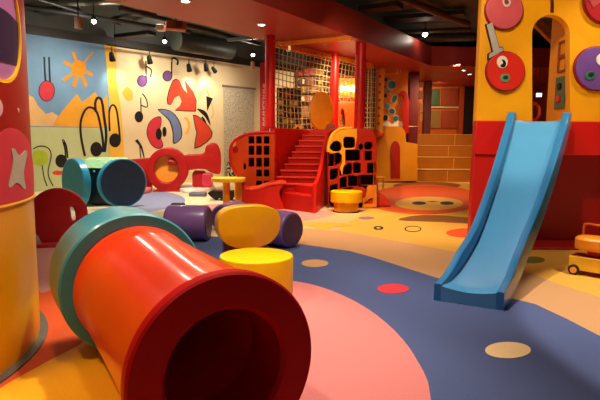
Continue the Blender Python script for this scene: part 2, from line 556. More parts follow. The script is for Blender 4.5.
# grey patterned curtain panel hanging on the wall + dark woven screen below
def fabric(name, c0, c1, scale, thr=0.5):
    m = mat(name, c0, 0.8, 0)
    nt = m.node_tree
    b = nt.nodes['Principled BSDF']
    tc = nt.nodes.new('ShaderNodeTexCoord')
    vo = nt.nodes.new('ShaderNodeTexVoronoi')
    vo.inputs['Scale'].default_value = scale
    nt.links.new(tc.outputs['Object'], vo.inputs['Vector'])
    rp = nt.nodes.new('ShaderNodeValToRGB')
    rp.color_ramp.elements[0].position = thr - .12
    rp.color_ramp.elements[1].position = thr + .12
    rp.color_ramp.elements[0].color = rgb(c0)
    rp.color_ramp.elements[1].color = rgb(c1)
    nt.links.new(vo.outputs['Distance'], rp.inputs['Fac'])
    nt.links.new(rp.outputs['Color'], b.inputs['Base Color'])
    return m
cp = thing('wall_curtain', MW.hit(238, 182), 'tall grey speckled curtain panel on the wall beside the mural', 'curtain')
s = S()
u0, v0 = MW.uv(223.5, 181); u1, v1 = MW.uv(253, 89)
secs = []
for k in range(49):
    u = u0 + (u1 - u0) * k / 48
    o = 0.05 + 0.004 * math.sin(k * 1.3)
    secs.append([MW.P(u, 0.02, o), MW.P(u, 0.02, o + .012), MW.P(u, v1, o + .012), MW.P(u, v1, o)])
s.strip(secs)
build(s, 'fabric', fabric('curtain_speckle', '#7c7464', '#d2c6ac', 26, 0.32), cp)
s = S().box((0, 0, 0), (1, 1, 1), M=MW.M(0.06) @ Matrix.Translation(((u0 + u1) / 2, v1, 0)) @ Matrix.Diagonal((u1 - u0 + .1, .06, .06, 1)))
build(s, 'rail', mat('curtain_rail', '#8a8070', .5, .08), cp)
u0, v0 = MW.uv(222, 184); u1, v1 = MW.uv(243, 161)
s = S().plate(rrect(u0, 0.01, u1, v1, .03), MW.M(0.3), 0.05, bevel=.01)
build(s, 'woven_screen', fabric('screen_weave', '#16120e', '#cfc4a8', 12, 0.55), label='low black and white patterned screen in front of the grey curtain', cat='screen')

# spot lamps on a track along the top of the mural
tk = S()
pa, pb = MW.hit(100, 51), MW.hit(225, 68)
ztr = 3.92
off = 0.55
A_ = MW.P(MW.uv(98, 60)[0], ztr, off); B_ = MW.P(MW.uv(232, 60)[0], ztr, off)
tk.tube([A_, B_], .022, 8)
for t in (0.05, .5, .95):
    p = A_.lerp(B_, t)
    tk.cyl(p, (p.x, p.y, ZC - .004), .01, 8)
build(tk, 'lighting_track', BLACK, label='black lighting track hung in front of the mural top edge', cat='track')
SPOTS = []
def track_lamp(px, py, Y, aim, label, size=.07, m=BLACK, group='track spotlights'):
    p = V(px, py, Y)
    t = thing('track_spotlight', p, label, 'spotlight', group)
    d = (Vector(aim) - p).normalized()
    M = frame_z(p, d)
    s = S().lathe([(0, -1.5 * size), (size * .55, -1.5 * size), (size * .75, -1.1 * size), (size * .85, 0), (size, 1.2 * size), (size * .86, 1.2 * size), (size * .8, .8 * size), (0, .8 * size)], M, 20)
    build(s, 'lamp_head', m, t)
    s = S().cyl(p, p + Vector((0, 0, size * 3.2)), size * .18, 8)
    build(s, 'bracket', DGREY, t)
    SPOTS.append((p + d * size * 1.4, d))
    return t
for i, (px, py, d) in enumerate(((112, 57, 'near the blue sky edge'), (149.5, 60, 'above the first purple note'), (189, 68, 'above the flame shape'), (206, 67.5, 'above the black flag shape'))):
    u = MW.uv(px, py)[0]
    p0 = MW.P(u, 0, .55)
    # depth where the photo ray meets the track line
    Yd = MW.P(u, 0, .55).y
    track_lamp(px, py, Yd - .1, MW.P(u + .2, 2.6), 'black track spotlight on the mural wall ' + d, .085)
track_lamp(214, 70, MW.P(MW.uv(214, 70)[0], 0, .55).y, MW.P(MW.uv(214, 70)[0] + 1.5, 2.2), 'black track spotlight tilted sideways towards the grey curtain', .075)
# ================================================================== LEFT ROUND PLAY DRUM
CR = 1.6
ax_, ay_ = -3.345, 3.0
cc = thing('round_play_drum', (ax_, ay_, 0), 'huge round play house wall at left edge, yellow below, red above with porthole', 'play house')
Mc = Matrix.Translation((ax_, ay_, 0))
zs = 0.995
def col_hit(x, y):
    d = ray(x, y)
    ox, oy = CP.x - ax_, CP.y - ay_
    A = d.x ** 2 + d.y ** 2; B = 2 * (ox * d.x + oy * d.y); C = ox * ox + oy * oy - CR * CR
    t = (-B - math.sqrt(max(B * B - 4 * A * C, 0))) / (2 * A)
    p = CP + d * t
    return math.atan2(p.y - ay_, p.x - ax_) * CR, p.z
def curved(outline, th, off, holes=(), fine=.1):
    """a plate in (arc, height) bent round the drum"""
    s = S()
    s.plate(outline, Matrix(), th, holes)
    bm = s.bm
    for k in range(8):
        es = [e for e in bm.edges if e.calc_length() > fine]
        if not es: break
        bmesh.ops.subdivide_edges(bm, edges=es, cuts=1)
        bmesh.ops.triangulate(bm, faces=bm.faces)
    for v in bm.verts:
        a = v.co.x / CR
        r = CR + off + v.co.z
        v.co = Vector((ax_ + r * math.cos(a), ay_ + r * math.sin(a), v.co.y))
    return s
build(S().lathe([(CR - .03, 0.0), (CR, 0), (CR, zs), (CR - .03, zs)], Mc, 160), 'lower_panel', mat('column_yellow', '#e69c02', .35, .05, 2, coat=.2), cc, label='golden yellow lower drum')
build(S().lathe([(CR - .02, zs - .012), (CR + .010, zs - .010), (CR + .014, zs), (CR + .010, zs + .010), (CR - .02, zs + .012)], Mc, 160), 'seam_band', mat('seam_yellow', '#f0b020', .4, .04), cc)
build(S().lathe([(CR, 0.0), (CR + .05, 0), (CR + .05, .012), (CR, .02)], Mc, 160), 'base_ring', mat('base_ring_metal', '#6d675c', .45, .15, 20, metal=.3), cc, label='grey metal base ring')
pe = col_hit(20.5, 33); pb_ = col_hit(7.5, 82)
phr = (pe[1] - pb_[1]) * 1.02
phc = (pe[0] - phr, pe[1])
n_ = 66
z1 = ZC - .02
a0_, a1_ = -2.7 * CR, 1.5 * CR
outl = [(a0_ + (a1_ - a0_) * k / n_, zs) for k in range(n_)] + [(a1_, zs + (z1 - zs) * k / 36) for k in range(36)] + [(a1_ - (a1_ - a0_) * k / n_, z1) for k in range(n_)] + [(a0_, z1 - (z1 - zs) * k / 36) for k in range(36)]
build(curved(outl, .03, -.015, [ell(phc[0], phc[1], phr, phr, 64)]), 'upper_panel', mat('column_red', '#9c1408', .45, .06, 2), cc, label='deep red upper drum')
# porthole: yellow reveal ring, painted pane set back behind it
ring_o = ell(phc[0], phc[1], phr + .004, phr + .004, 64); ring_i = ell(phc[0], phc[1], phr - .016, phr - .016, 64)
build(curved(ring_o, .014, -.004, [ring_i], .2), 'porthole_rim', mat('rim_yellow', '#fbc21c', .35, .04), cc)
pane = build(curved(ell(phc[0], phc[1], phr + .02, phr + .004, 48), .004, -.014), 'porthole_pane', mat('pane_mauve', '#b070a4', .5, .08), cc, label='mauve painted porthole pane')
def band(zlo, zhi, nm, m, off):
    pts = []
    e = ell(phc[0], phc[1], phr + .002, phr + .002, 96)
    pts = [(x, min(max(y, zlo + .02 * math.sin(3 * x)), zhi + .03 * math.sin(5 * x + 1))) for x, y in e]
    o = build(curved(pts, .004, off), nm, m, cc)
    o.parent = pane
band(phc[1] - phr * .68, phc[1] + phr * .16, 'painted_band', mat('pane_dark_violet', '#2c1440', .5, .1), -.010)
pcirc = [col_hit(*p) for p in ((-14, 176), (-10, 148), (0, 133), (10, 128), (20, 132), (28, 143), (31.5, 160), (33, 180), (33, 192))]
low = [(pcirc[-1][0] - (pcirc[-1][0] - pcirc[0][0]) * k / 14, zs + .012) for k in range(15)]
build(curved(smooth(pcirc, 4, False) + low, .006, .004), 'painted_circle', mat('drum_rose', '#cc3a48', .5, .06), cc, label='rose pink painted half circle')
fg = smooth([col_hit(*p) for p in ((10, 149.5), (13, 149), (16, 154), (19, 155), (23.5, 150.5), (25.5, 153), (23, 166), (22, 175), (24, 187), (22.5, 189), (18, 184), (14, 183), (9, 187.5), (7, 185), (10, 172), (11.5, 160))], 4)
build(curved(fg, .006, .008), 'painted_figure', mat('drum_grey', '#b4aa98', .5, .08), cc, label='grey painted wavy cross figure')
build(curved(ell(*col_hit(17.5, 110.5), .009, .014, 16), .006, .005), 'painted_spot', mat('drum_pale', '#d8b0b0', .5, .05), cc)
build(curved(smooth([col_hit(*p) for p in ((-8, 100), (-2, 99), (1.5, 106), (0, 115), (-8, 118))], 4), .006, .005), 'painted_spot', MATS['drum_pale'], cc)

# ================================================================== BIG CRAWL TUNNEL
TH = .567
tdir = Vector((math.sin(TH), -math.cos(TH), 0))
L = 1.887
tb = Vector((-1.308, 3.681, 0))
RE, RF, RH, TK = .461, .427, .266, .456
tn = thing('crawl_tunnel', tb + tdir * L / 2, 'big glossy red crawl tunnel with teal rear flange lying on the floor', 'tunnel')
TB = Vector((tb.x, tb.y, RE))
Mt = frame_z(TB, tdir)
dz = RF - RE     # the front flange is smaller and rests on the floor as well
def lathe_t(prof, name, m, par, label=None, seg=96):
    s = S().lathe(prof, Mt, seg)
    for v in s.bm.verts:
        t = (v.co - TB).dot(tdir) / L
        v.co.z += dz * max(0, (t - .25) / .75)
    return build(s, name, m, par, label=label)
lathe_t([(0, 0), (RE - .02, 0), (RE, .02), (RE, TK - .012), (RE - .012, TK), (.378, TK), (.378, TK - .03), (.36, .06), (0, .06)], 'rear_flange', [TEAL], tn, label='thick teal rear flange')
lathe_t([(.355, .08), (.372, TK - .02), (.378, TK + .03), (.389, TK + .06), (.393, TK + .085), (.389, TK + .11), (.380, TK + .135), (.383, TK + .35), (.390, L - .55), (.398, L - .3), (.408, L - .15), (.418, L - .07), (.3, L - .06), (.285, L - .1), (.28, .08)], 'tube', RED, tn, label='orange-red tube')
lathe_t([(.395, L - .085), (.414, L - .075), (RF, L - .06), (RF, L - .012), (RF - .01, L), (RH + .016, L), (RH, L - .02), (RH, L - .30), (RH + .02, L - .31), (RH + .02, L - .09)], 'front_flange', REDF, tn, label='red front flange in a shade-darkened colour around the crawl hole')

# ================================================================== YELLOW CHAIR
cb = G(256.5, 301)
ch = thing('round_chair', cb, 'yellow round drum seat with floating oval backrest behind the red tunnel', 'chair')
build(S().lathe([(0, 0), (.30, 0), (.315, .015), (.318, .395), (.312, .408), (.30, .412), (0, .414)], Matrix.Translation(cb), 64), 'seat', LYEL, ch)
bc = V(250, 227, cb.y + .55)
bn = Vector((.36, -.93, 0)).normalized()
bp_ = Plane(bc, bn)
hw, hh = .335, .208
ov = []
for k in range(64):
    a = 2 * PI * k / 64
    c, s_ = math.cos(a), math.sin(a)
    ov.append((hw * (.93 + .10 * s_) * math.copysign(abs(c) ** .72, c), bc.z + hh * math.copysign(abs(s_) ** .82, s_)))
build(S().plate(ov, bp_.M(-.08), .17, bevel=.012), 'backrest', YELLOW, ch)
q = bp_.P(-.1, 0, -.16)
s = S().prism([(p.x, p.y) for p in (bp_.P(-.24, 0, -.06), bp_.P(.2, 0, -.06), bp_.P(.2, 0, -.15), bp_.P(-.24, 0, -.15))], 0, bc.z - .1)
build(s, 'back_post', DPURP, ch, bevel=.01, label='dark post under the backrest')

# ================================================================== PURPLE BOLSTERS
def bolster(p0, p1, r, label):
    t = thing('purple_bolster', ((p0[0] + p1[0]) / 2, (p0[1] + p1[1]) / 2, 0), label, 'bolster', 'purple bolster seats')
    a = Vector((p0[0], p0[1], r)); b = Vector((p1[0], p1[1], r))
    d = (b - a).normalized()
    build(S().cyl(a, b, r, 40, rnd=.03), 'roll', PURPLE, t)
    build(S().cyl(a - d * .012, a + d * .03, r * .86, 32), 'end_cap', DPURP, t)
    build(S().cyl(b - d * .03, b + d * .012, r * .86, 32), 'end_cap', DPURP, t)
    return t
g1, g2 = G(164, 243), G(206, 243)
bolster((g1.x, g1.y + .25), (g2.x, g2.y + .2), .245, 'shiny purple bolster lying between teal drum and yellow chair')
g3 = G(228, 229)
bolster((g2.x + .1, g2.y + .85), (g3.x + .12, g3.y + .35), .21, 'purple bolster mostly hidden behind the oval yellow backrest')
g4, g5 = G(262, 251), G(284, 254)
bolster((g4.x - .1, g4.y + .6), (g5.x + .1, g5.y + .38), .235, 'purple bolster right behind the yellow chair, by the blue carpet')

# ================================================================== RED DISC PANEL
rb = G(58, 245)
rp_ = Plane((rb.x, rb.y), (.30, -.95))
rd_t = thing('red_disc_stand', rb, 'dark red upright disc with slot handle between yellow drum and teal tunnel flange', 'play disc')
u_, v_ = rp_.uv(58.5, 215)
rad = .355
outl = [(u_ + rad * math.cos(a), v_ + rad * math.sin(a)) for a in [-.95 + 4.9 * k / 48 for k in range(49)]] 
outl = outl + [(u_ - .2, .02), (u_ + .34, .02)]
sl = smooth([rp_.uv(*p) for p in ((69.8, 208), (72, 206.2), (74.2, 207.5), (75.6, 214), (75.8, 219), (73.5, 220.5), (71.4, 219), (70.6, 213))], 3)
build(S().plate(outl, rp_.M(), .1, [sl], bevel=.012), 'disc', mat('disc_crimson', '#b8141e', .42, .06), rd_t)
build(S().plate(rrect(u_ - .3, 0, u_ + .3, .05, .02), rp_.M(), .34, bevel=.005), 'foot', mat('disc_foot', '#b4303c', .5, .06), rd_t)

# ================================================================== TEAL KEYBOARD DRUMS
lc, rc = G(72, 207.5), G(124.5, 207.5)
R0 = .495
kd_t = thing('keyboard_drum', (lc + rc) / 2, 'teal twin disc music drum with lit keyboard top by the mural', 'music toy')
n1, n2 = Vector((-.66, -.75, 0)).normalized(), Vector((.66, -.75, 0)).normalized()
def drumdisc(c, n, mface, label):
    o = Vector((c.x, c.y, R0 + .005))
    M = frame_z(o, n)
    build(S().lathe([(0, -.15), (R0 - .01, -.15), (R0, -.14), (R0, -.01), (R0 - .012, 0), (R0 - .03, 0)], M, 64).lathe([(R0 - .03, 0), (0, .0)], M, 64, mi=1), 'drum_disc', [mat('disc_rim_teal', '#2aa4c4', .35, .06, coat=.2), mface], kd_t, label=label)
drumdisc(lc + Vector((.03, 0, 0)), n1, TEALG, 'left disc with green-teal face')
drumdisc(rc, n2, NAVY, 'right disc with dark navy face')
a = lc - n1 * .12 + Vector((.03, .2, 0)); b = rc - n2 * .12 + Vector((0, .2, 0))
dd = (b - a).normalized(); nn = Vector((dd.y, -dd.x, 0))
secs = []
prof = [(.0, .04), (.05, .45), (.03, .78), (-.15, .94), (-.5, .96), (-.5, .04)]
for t in (-.0, 1.0):
    o = a.lerp(b, t)
    secs.append([Vector((o.x, o.y, 0)) + nn * (f * (1 if t else 1)) + Vector((0, 0, z)) for f, z in prof])
build(S().strip(secs), 'body', mat('drum_body', '#10191c', .3, .1), kd_t, bevel=.01)
def keymat():
    m = mat('keyboard_glow', '#3c9c80', .4, 0)
    nt = m.node_tree; b_ = nt.nodes['Principled BSDF']
    tc = nt.nodes.new('ShaderNodeTexCoord'); ck = nt.nodes.new('ShaderNodeTexBrick')
    ck.inputs['Scale'].default_value = 9
    ck.inputs['Color1'].default_value = rgb('#168068'); ck.inputs['Color2'].default_value = rgb('#7cb860'); ck.inputs['Mortar'].default_value = rgb('#c8dcb0')
    ck.inputs['Mortar Size'].default_value = .04
    nt.links.new(tc.outputs['Object'], ck.inputs['Vector'])
    nt.links.new(ck.outputs['Color'], b_.inputs['Base Color']); nt.links.new(ck.outputs['Color'], b_.inputs['Emission Color'])
    b_.inputs['Emission Strength'].default_value = .22
    return m
def bodyp(t, f, z):
    o = a.lerp(b, t)
    return Vector((o.x, o.y, z)) + nn * f
s = S()
q = [bodyp(.02, .03, .78), bodyp(.98, .03, .78), bodyp(.98, -.15, .94), bodyp(.02, -.15, .94)]
nrm = (q[1] - q[0]).cross(q[3] - q[0]).normalized()
s.strip([[p + nrm * .004 for p in q], [p + nrm * .016 for p in q]])
kb = build(s, 'keyboard', keymat(), kd_t, label='lit green keyboard panel')
s = S()
q2 = [bodyp(.02, -.15, .94), bodyp(.98, -.15, .94), bodyp(.98, -.48, .98), bodyp(.02, -.48, .98)]
s.strip([[p for p in q2], [p + Vector((0, 0, .012)) for p in q2]])
build(s, 'keyboard', MATS['keyboard_glow'], kd_t)
for t, z in ((.3, .72), (.72, .7)):
    p = bodyp(t, .035, z)
    build(S().sphere(p, .022), 'button', WHITE, kd_t)

# ================================================================== RED TRUMPET-LIKE PLAY SCULPTURE
yr = 14.0
rs = Plane((-3.7, yr), (.16, -.99))
REDS = mat('sculpture_red', '#b0120c', .45, .07)
rt_ = thing('ring_sculpture', rs.hit(168, 192), 'red play sculpture with orange-filled ring and rounded horn before the mural', 'play sculpture')
body_o = smooth([(186, 172), (189, 178), (184, 186), (178, 190), (184, 192.4), (162, 192.8)], 2, False)
def arc(cx, cy, rx, ry, a0, a1, n=24):
    return [(cx + rx * math.cos(math.radians(a0 + (a1 - a0) * k / n)), cy - ry * math.sin(math.radians(a0 + (a1 - a0) * k / n))) for k in range(n + 1)]
ringp = arc(168, 169, 20.5, 21.5, -55, 235, 48) + [(158, 188), (152, 192.5), (148, 193.2), (190, 193.2), (184, 191), (178, 187.5)]
hole = ell(167, 169, 12.2, 13.2, 40)
build(S().plate(rs.uvs(ringp), rs.M(), .5, [rs.uvs(hole)], bevel=.03), 'ring', REDS, rt_)
build(S().plate(rs.uvs(ell(167, 169, 12.4, 13.4, 40)), rs.M(.02), .05), 'ring_back', LORANGE, rt_, label='orange disc inside the ring')
pa_ = rs.P(*rs.uv(184, 163), .12); pb2 = rs.P(*rs.uv(168.5, 161.5), .12)
build(S().cyl(pa_, pb2, .085, 20, rnd=.03), 'peg', REDS, rt_)
build(S().plate(rs.uvs([(124, 160), (154, 157.5), (154, 180), (150, 191), (124, 192)]), rs.M(-.05), .3, bevel=.02), 'left_arm', REDS, rt_)
hornp = smooth([(184, 155.5), (200, 154), (204.5, 152), (206, 146.5), (211, 143), (217, 144), (220.5, 152), (221, 165), (219.5, 173.5), (211, 172), (206, 169), (198, 168.5), (186, 169)], 3)
build(S().plate(rs.uvs(hornp), rs.M(), .42, bevel=.03), 'horn', REDS, rt_)
build(S().plate(rs.uvs(rrect(192.5, 171, 206, 187, 3)), rs.M(-.1), .4, bevel=.02), 'lower_drum', REDS, rt_)
build(S().plate(rs.uvs(rrect(201.5, 173, 213, 186.5, 3)), rs.M(.05), .3, bevel=.04), 'drum_face', PINK, rt_, label='pink drum face')
s = S()
e_ = [G(x, y) for x, y in smooth([(178, 190), (188, 187.2), (205, 186.6), (214, 188), (211, 191), (196, 193), (184, 193)], 4)]
s.prism([(p.x, p.y) for p in e_], 0, .1)
build(s, 'floor_cushion', WHITE, bevel=.03, label='flat white floor cushion in front of the red horn', cat='cushion')
s = S()
e_ = [G(x, y) for x, y in [(132, 189), (148, 186), (152, 189), (150, 193), (136, 194)]]
s.prism(smooth([(p.x, p.y) for p in e_], 4), 0, .12)
build(s, 'floor_cushion', mat('cushion_rose', '#e87868', .5, .06), bevel=.03, label='low rose floor cushion at the left foot of the red ring', cat='cushion')

# ================================================================== SMALL YELLOW TABLE + BLACK BENCH
tb_ = G(226.5, 205.5)
yt = thing('yellow_table', tb_, 'small yellow pedestal table left of the red staircase', 'table')
c_ = tb_ + Vector((.02, 0, 0))
e2 = [(c_.x + .36 * math.copysign(abs(math.cos(a)) ** .7, math.cos(a)) + .03, c_.y + .26 * math.copysign(abs(math.sin(a)) ** .7, math.sin(a))) for a in [2 * PI * k / 40 for k in range(40)]]
build(S().prism(e2, .51, .60), 'table_top', mat('table_yellow', '#fbdc38', .4, .05), yt, bevel=.015)
build(S().cyl(tb_, tb_ + Vector((0, 0, .52)), .075, 24), 'leg', mat('table_leg_orange', '#efa21e', .4, .05), yt)
pk_ = G(238, 203)
s = S().box((pk_.x + .02, pk_.y + .1, .27), (.2, .25, .54))
build(s, 'yellow_block', mat('block_yellow', '#eeb51e', .45, .06), bevel=.03, label='yellow block seat beside the red ramp, behind the small table', cat='block')
bb = G(222, 201)
bt = thing('play_bench', (bb.x, bb.y + .35, 0), 'low black toothed bench standing behind the small yellow table', 'bench')
bpl = Plane((bb.x, bb.y + .2), (0, -1))
bo = [(208.5, 192.5), (212, 190), (241, 190.5), (241.5, 200.5), (237.5, 200.5), (236.5, 197), (233, 197), (232, 200.5), (222, 200.5), (221, 197.5), (218.5, 197.5), (217.5, 200.5), (215, 198.5), (211.5, 196)]
build(S().plate(bpl.uvs(bo), bpl.M(), .3, bevel=.01), 'bench_body', BLACK, bt)
for x in (219.8, 235):
    p = G(x, 203)
    build(S().box((p.x, bb.y + .2, .09), (.09, .24, .18)), 'leg', LORANGE, bt)
p = G(198, 196)
build(S().box((p.x, p.y, .045), (.4, .3, .09)), 'grey_mat', mat('mat_grey', '#6a6e84', .5, .1), bevel=.02, label='small grey-blue block on the floor left of the black bench', cat='block')
p = G(178, 207)
build(S().box((p.x, p.y, .04), (.26, .18, .08)), 'floor_block', BLACK, bevel=.01, label='small black block on the floor behind the shiny purple bolster', cat='block')
# ================================================================== CENTRAL PLAY PLATFORM
DZ = 1.65
deck = thing('play_platform', (1.2, 14.5, 0), 'raised red and yellow play platform carrying posts and net', 'platform')
DKP = [(-.62, 11.75), (.2, 12.55), (.95, 12.45), (1.55, 11.1), (2.72, 17.2), (2.9, 18.6), (.9, 18.6), (-.72, 12.3)]
build(S().prism(DKP, DZ - .12, DZ), 'deck', REDW, deck, bevel=.015, label='red deck slab')
build(S().prism([(-.3, 12.75), (1.45, 12.75), (2.3, 16.5), (.9, 16.5)], 0, DZ - .13), 'skirt', DRED, deck)
# ---- left house-shaped panel
lp = Plane((-1.0, 11.25), (.10, -.995))
lpt = thing('house_panel', lp.hit(250, 204), 'orange rounded house panel with red rim and black windows left of the stairs', 'play panel')
og = [(275.5, 131.0), (258, 131.2), (246, 133), (236, 137.5), (230, 145), (228.6, 153), (229.5, 162), (232.5, 170.5), (238, 177), (242, 181), (243, 205), (275.5, 205.5)]
ogs = smooth(og[:10], 4, False) + [og[10], og[11]]
inn = [(274.5, 133.3), (258, 133.5), (247, 135.2), (238, 139.3), (232.5, 146), (231.2, 153), (232, 161), (234.8, 169.2), (240, 175.5), (244, 180), (244.8, 204.2), (274.5, 204.6)]
inns = smooth(inn[:10], 4, False) + [inn[10], inn[11]]
build(S().plate(lp.uvs(ogs), lp.M(-.15), .36, [lp.uvs(inns)], bevel=.01), 'rim', REDW, lpt, label='red rim')
wins = []
for r_, (y, wh) in enumerate(((136.2, 7.4), (145.6, 9.4), (157.5, 9.4), (169.5, 7.2), (180.6, 5.6))):
    for c, x in enumerate((248.6, 256.3, 263.9)):
        if r_ >= 3 and c == 0: continue
        wins.append(rrect(x, y, x + 5.6, y + wh, .6))
wins.append(ell(244.8, 166.5, 1.3, 3.6, 16))
build(S().plate(lp.uvs(inns), lp.M(-.06), .12, [lp.uvs(w) for w in wins]), 'face', mat('house_orange', '#c8480c', .45, .06), lpt, label='orange face with window holes')
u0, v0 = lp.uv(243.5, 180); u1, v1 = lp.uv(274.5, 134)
build(S().plate(rrect(u0, .02, u1, v1 + .02, .02), lp.M(-.24), .02), 'backing', DHOLE, lpt, label='black sheet for the shade behind the windows')  # black sheet paints the shade inside the house panel
build(S().plate(lp.uvs(ell(235.5, 149.5, 2.8, 3.4, 20)), lp.M(.015), .03), 'eye', DRED, lpt, label='red painted spot')
build(S().plate(lp.uvs([(233.2, 138.5), (236.2, 137.5), (235.8, 146), (233, 147.5)]), lp.M(.012), .02), 'brow', LORANGE, lpt)
# ---- red wall between house panel and stairs
wa, wb = lp.hit(275, 204), Vector((.12, 12.5, 0))
s = S().prism([(wa.x - .02, wa.y + .02), (wb.x, wb.y), (wb.x, wb.y + .12), (wa.x - .02, wa.y + .2)], 0, DZ + .005)
build(s, 'stair_wall', REDW, bevel=.015, label='plain red wall between the orange house panel and the stairs', cat='wall panel')
# ---- stairs
st = thing('staircase', (.1, 11.2, 0), 'red staircase with nine thin treads climbing to the platform', 'staircase')
NST = 9
tops = [DZ - .155 * k for k in range(1, NST + 1)]
top_c, bot_c = Vector((.425, 12.42, 0)), Vector((-.10, 10.66, 0))
s = S()
sd = (bot_c - top_c)
for k in range(NST):
    t0 = k / NST; t1 = (k + 1) / NST
    z = DZ - .127 * (k + 1)
    w0 = .60 + .30 * t0; w1 = .60 + .30 * t1
    p0 = top_c + sd * t0; p1 = top_c + sd * t1
    lv = Vector((1, -.12, 0)).normalized()
    xl0, xr0 = p0 - lv * w0 * .52, p0 + lv * w0 * .5
    xl1, xr1 = p1 - lv * w1 * .52, p1 + lv * w1 * .5
    q = [(xl1.x, xl1.y), (xr1.x, xr1.y), (xr0.x, xr0.y), (xl0.x, xl0.y)]
    so = S().prism(q, 0 if k == NST - 1 else max(0, z - .25), z)
    nose = sd.normalized() * .03
    so.prism([(xl1.x + nose.x, xl1.y + nose.y), (xr1.x + nose.x, xr1.y + nose.y), (xr1.x - nose.x, xr1.y - nose.y), (xl1.x - nose.x, xl1.y - nose.y)], z - .03, z + .006, 1)
    build(so, 'step', [mat('stair_riser', '#b01004', .45, .06), mat('stair_nosing', '#e03a1c', .4, .05)], st, bevel=.006)
# lowest broad block steps
f0, f1 = G(280.5, 208.5), G(313, 213.2)
bx = S().prism([(f0.x, f0.y), (f1.x, f1.y), (f1.x + .1, f1.y + .6), (f0.x + .08, f0.y + .8)], 0, .335)
build(bx, 'bottom_step', REDW, st, bevel=.015)
bx = S().prism([(f0.x + .12, f0.y + .26), (f1.x + .05, f1.y + .25), (f1.x + .15, f1.y + .75), (f0.x + .2, f0.y + .95)], .33, .50)
build(bx, 'second_step', REDW, st, bevel=.015)
# right stringer: solid side wall with a curved top
strp = []
r0, r1 = Vector((f1.x + .02, f1.y - .02, 0)), Vector((.80, 12.5, 0))
sdv = (r1 - r0); SL = sdv.length; sdv.normalize()
Ms = Matrix(((sdv.x, 0, sdv.y, r0.x), (sdv.y, 0, -sdv.x, r0.y), (0, 1, 0, 0), (0, 0, 0, 1)))
pr_ = smooth([(0, .56), (.35, .66), (.75, .92), (1.1, 1.22), (1.5, 1.52), (1.8, 1.62), (SL, 1.68)], 5, False)
build(S().plate([(0, 0)] + pr_ + [(SL, 0)], Ms, .07, bevel=.012), 'side_wall', REDW, st)
# ---- wavy red ramp in front of the house panel
wv = [(243.5, 186.5), (247, 187.6), (256, 187.2), (264, 184.8), (272, 182), (280, 181.3), (286.5, 182), (284, 185), (281, 188.5), (279.5, 192.5), (281, 199), (283, 209), (262, 207.8), (243.5, 206.5)]
rpl = Plane((-.9, 10.55), (.05, -1))
wr = thing('wavy_ramp', rpl.hit(255, 206), 'low wavy orange-red slide wall at the foot of the stairs', 'ramp')
build(S().plate(rpl.uvs(smooth(wv, 3)), rpl.M(-.1), .5, bevel=.03), 'ramp_body', mat('ramp_red', '#c42010', .4, .06), wr)
e_ = smooth([(250, 188.8), (258, 188), (268, 184.5), (280, 182.3), (285.5, 182.5)], 4, False)
build(S().plate(rpl.uvs(ribbon(e_, 2.6)), rpl.M(-.1), .54, bevel=.015), 'ramp_lip', mat('ramp_orange', '#e04a20', .4, .05), wr, label='brighter orange rolled lip')
for x0, x1 in ((246, 262), (262, 279)):
    pass
# ---- right lattice panel (climbing cells)
lat = Plane((1.1, 10.72), (.05, -1))
lt = thing('cell_panel', lat.hit(352, 208), 'red and yellow climbing panel with many dark rounded cells right of the stairs', 'play panel')
lo = smooth([(328.2, 150), (329, 141), (333, 133), (340, 128.8), (346, 128)], 4, False) + [(357, 128.2)] + [(x, y) for x, y in smooth([(367, 128.8), (372.5, 131), (376, 136), (376.8, 142)], 4, False)] + [(376.5, 207.5), (328.5, 209.5), (327.6, 170)]
cells = [
 smooth([(330.3, 146.5), (333, 142.3), (337, 141.2), (340.2, 143), (341, 147.5), (339.2, 150.8), (334.5, 151), (331, 149)], 3),
 rrect(343.6, 137.3, 354.6, 147.6, 2.5), rrect(345.8, 150.3, 359.8, 160.4, 1.2),
 rrect(328.6, 154.6, 334, 166, .8), smooth([(335.6, 153.6), (339, 153.4), (341.2, 157), (340.4, 162), (338, 164.2), (335.6, 164.6)], 3),
 ell(361, 146.8, 2.2, 2.8, 16), rrect(364.8, 142.4, 372.2, 149.2, 2.6), rrect(365.2, 151.4, 371.8, 160.2, .8),
 smooth([(346.2, 164.8), (351.4, 163.4), (351.4, 173.6), (343.2, 174), (343.8, 168.5)], 2), rrect(353.8, 163, 360.6, 173, 1.6), rrect(367.8, 163.4, 375.4, 173, .6),
 [(330.6, 169.8), (338, 168.4), (337.2, 177), (335, 179.6), (330.4, 180.2)], ell(341, 172.4, 1.2, 3.2, 14),
 [(340, 178.8), (346.6, 176.6), (346.3, 187.4), (340, 188.4)], rrect(348.6, 175.6, 358, 186.2, .8), rrect(361, 175.2, 375, 184.8, .8),
 [(330.4, 186), (337.2, 183.6), (337.6, 190.5), (330.2, 191.2)], rrect(353, 187.8, 365, 196, 2.4), rrect(332, 194, 344, 203, 1.6), rrect(347, 198.5, 359, 203.6, 1.6), rrect(367.4, 187.4, 374.6, 195, 1), rrect(363, 197.6, 373, 203.8, 1.6)]
def grow(poly, k=.45):
    cx = sum(p[0] for p in poly) / len(poly); cy = sum(p[1] for p in poly) / len(poly)
    hx = max(abs(p[0] - cx) for p in poly); hy = max(abs(p[1] - cy) for p in poly)
    return [(cx + (p[0] - cx) * (1 + k / hx), cy + (p[1] - cy) * (1 + k / hy)) for p in poly]
build(S().plate(lat.uvs(lo), lat.M(-.09), .18, [lat.uvs(grow(c)) for c in cells], bevel=.006), 'cell_board', mat('cell_red', '#b0240c', .45, .08), lt, label='red board pierced with cells')
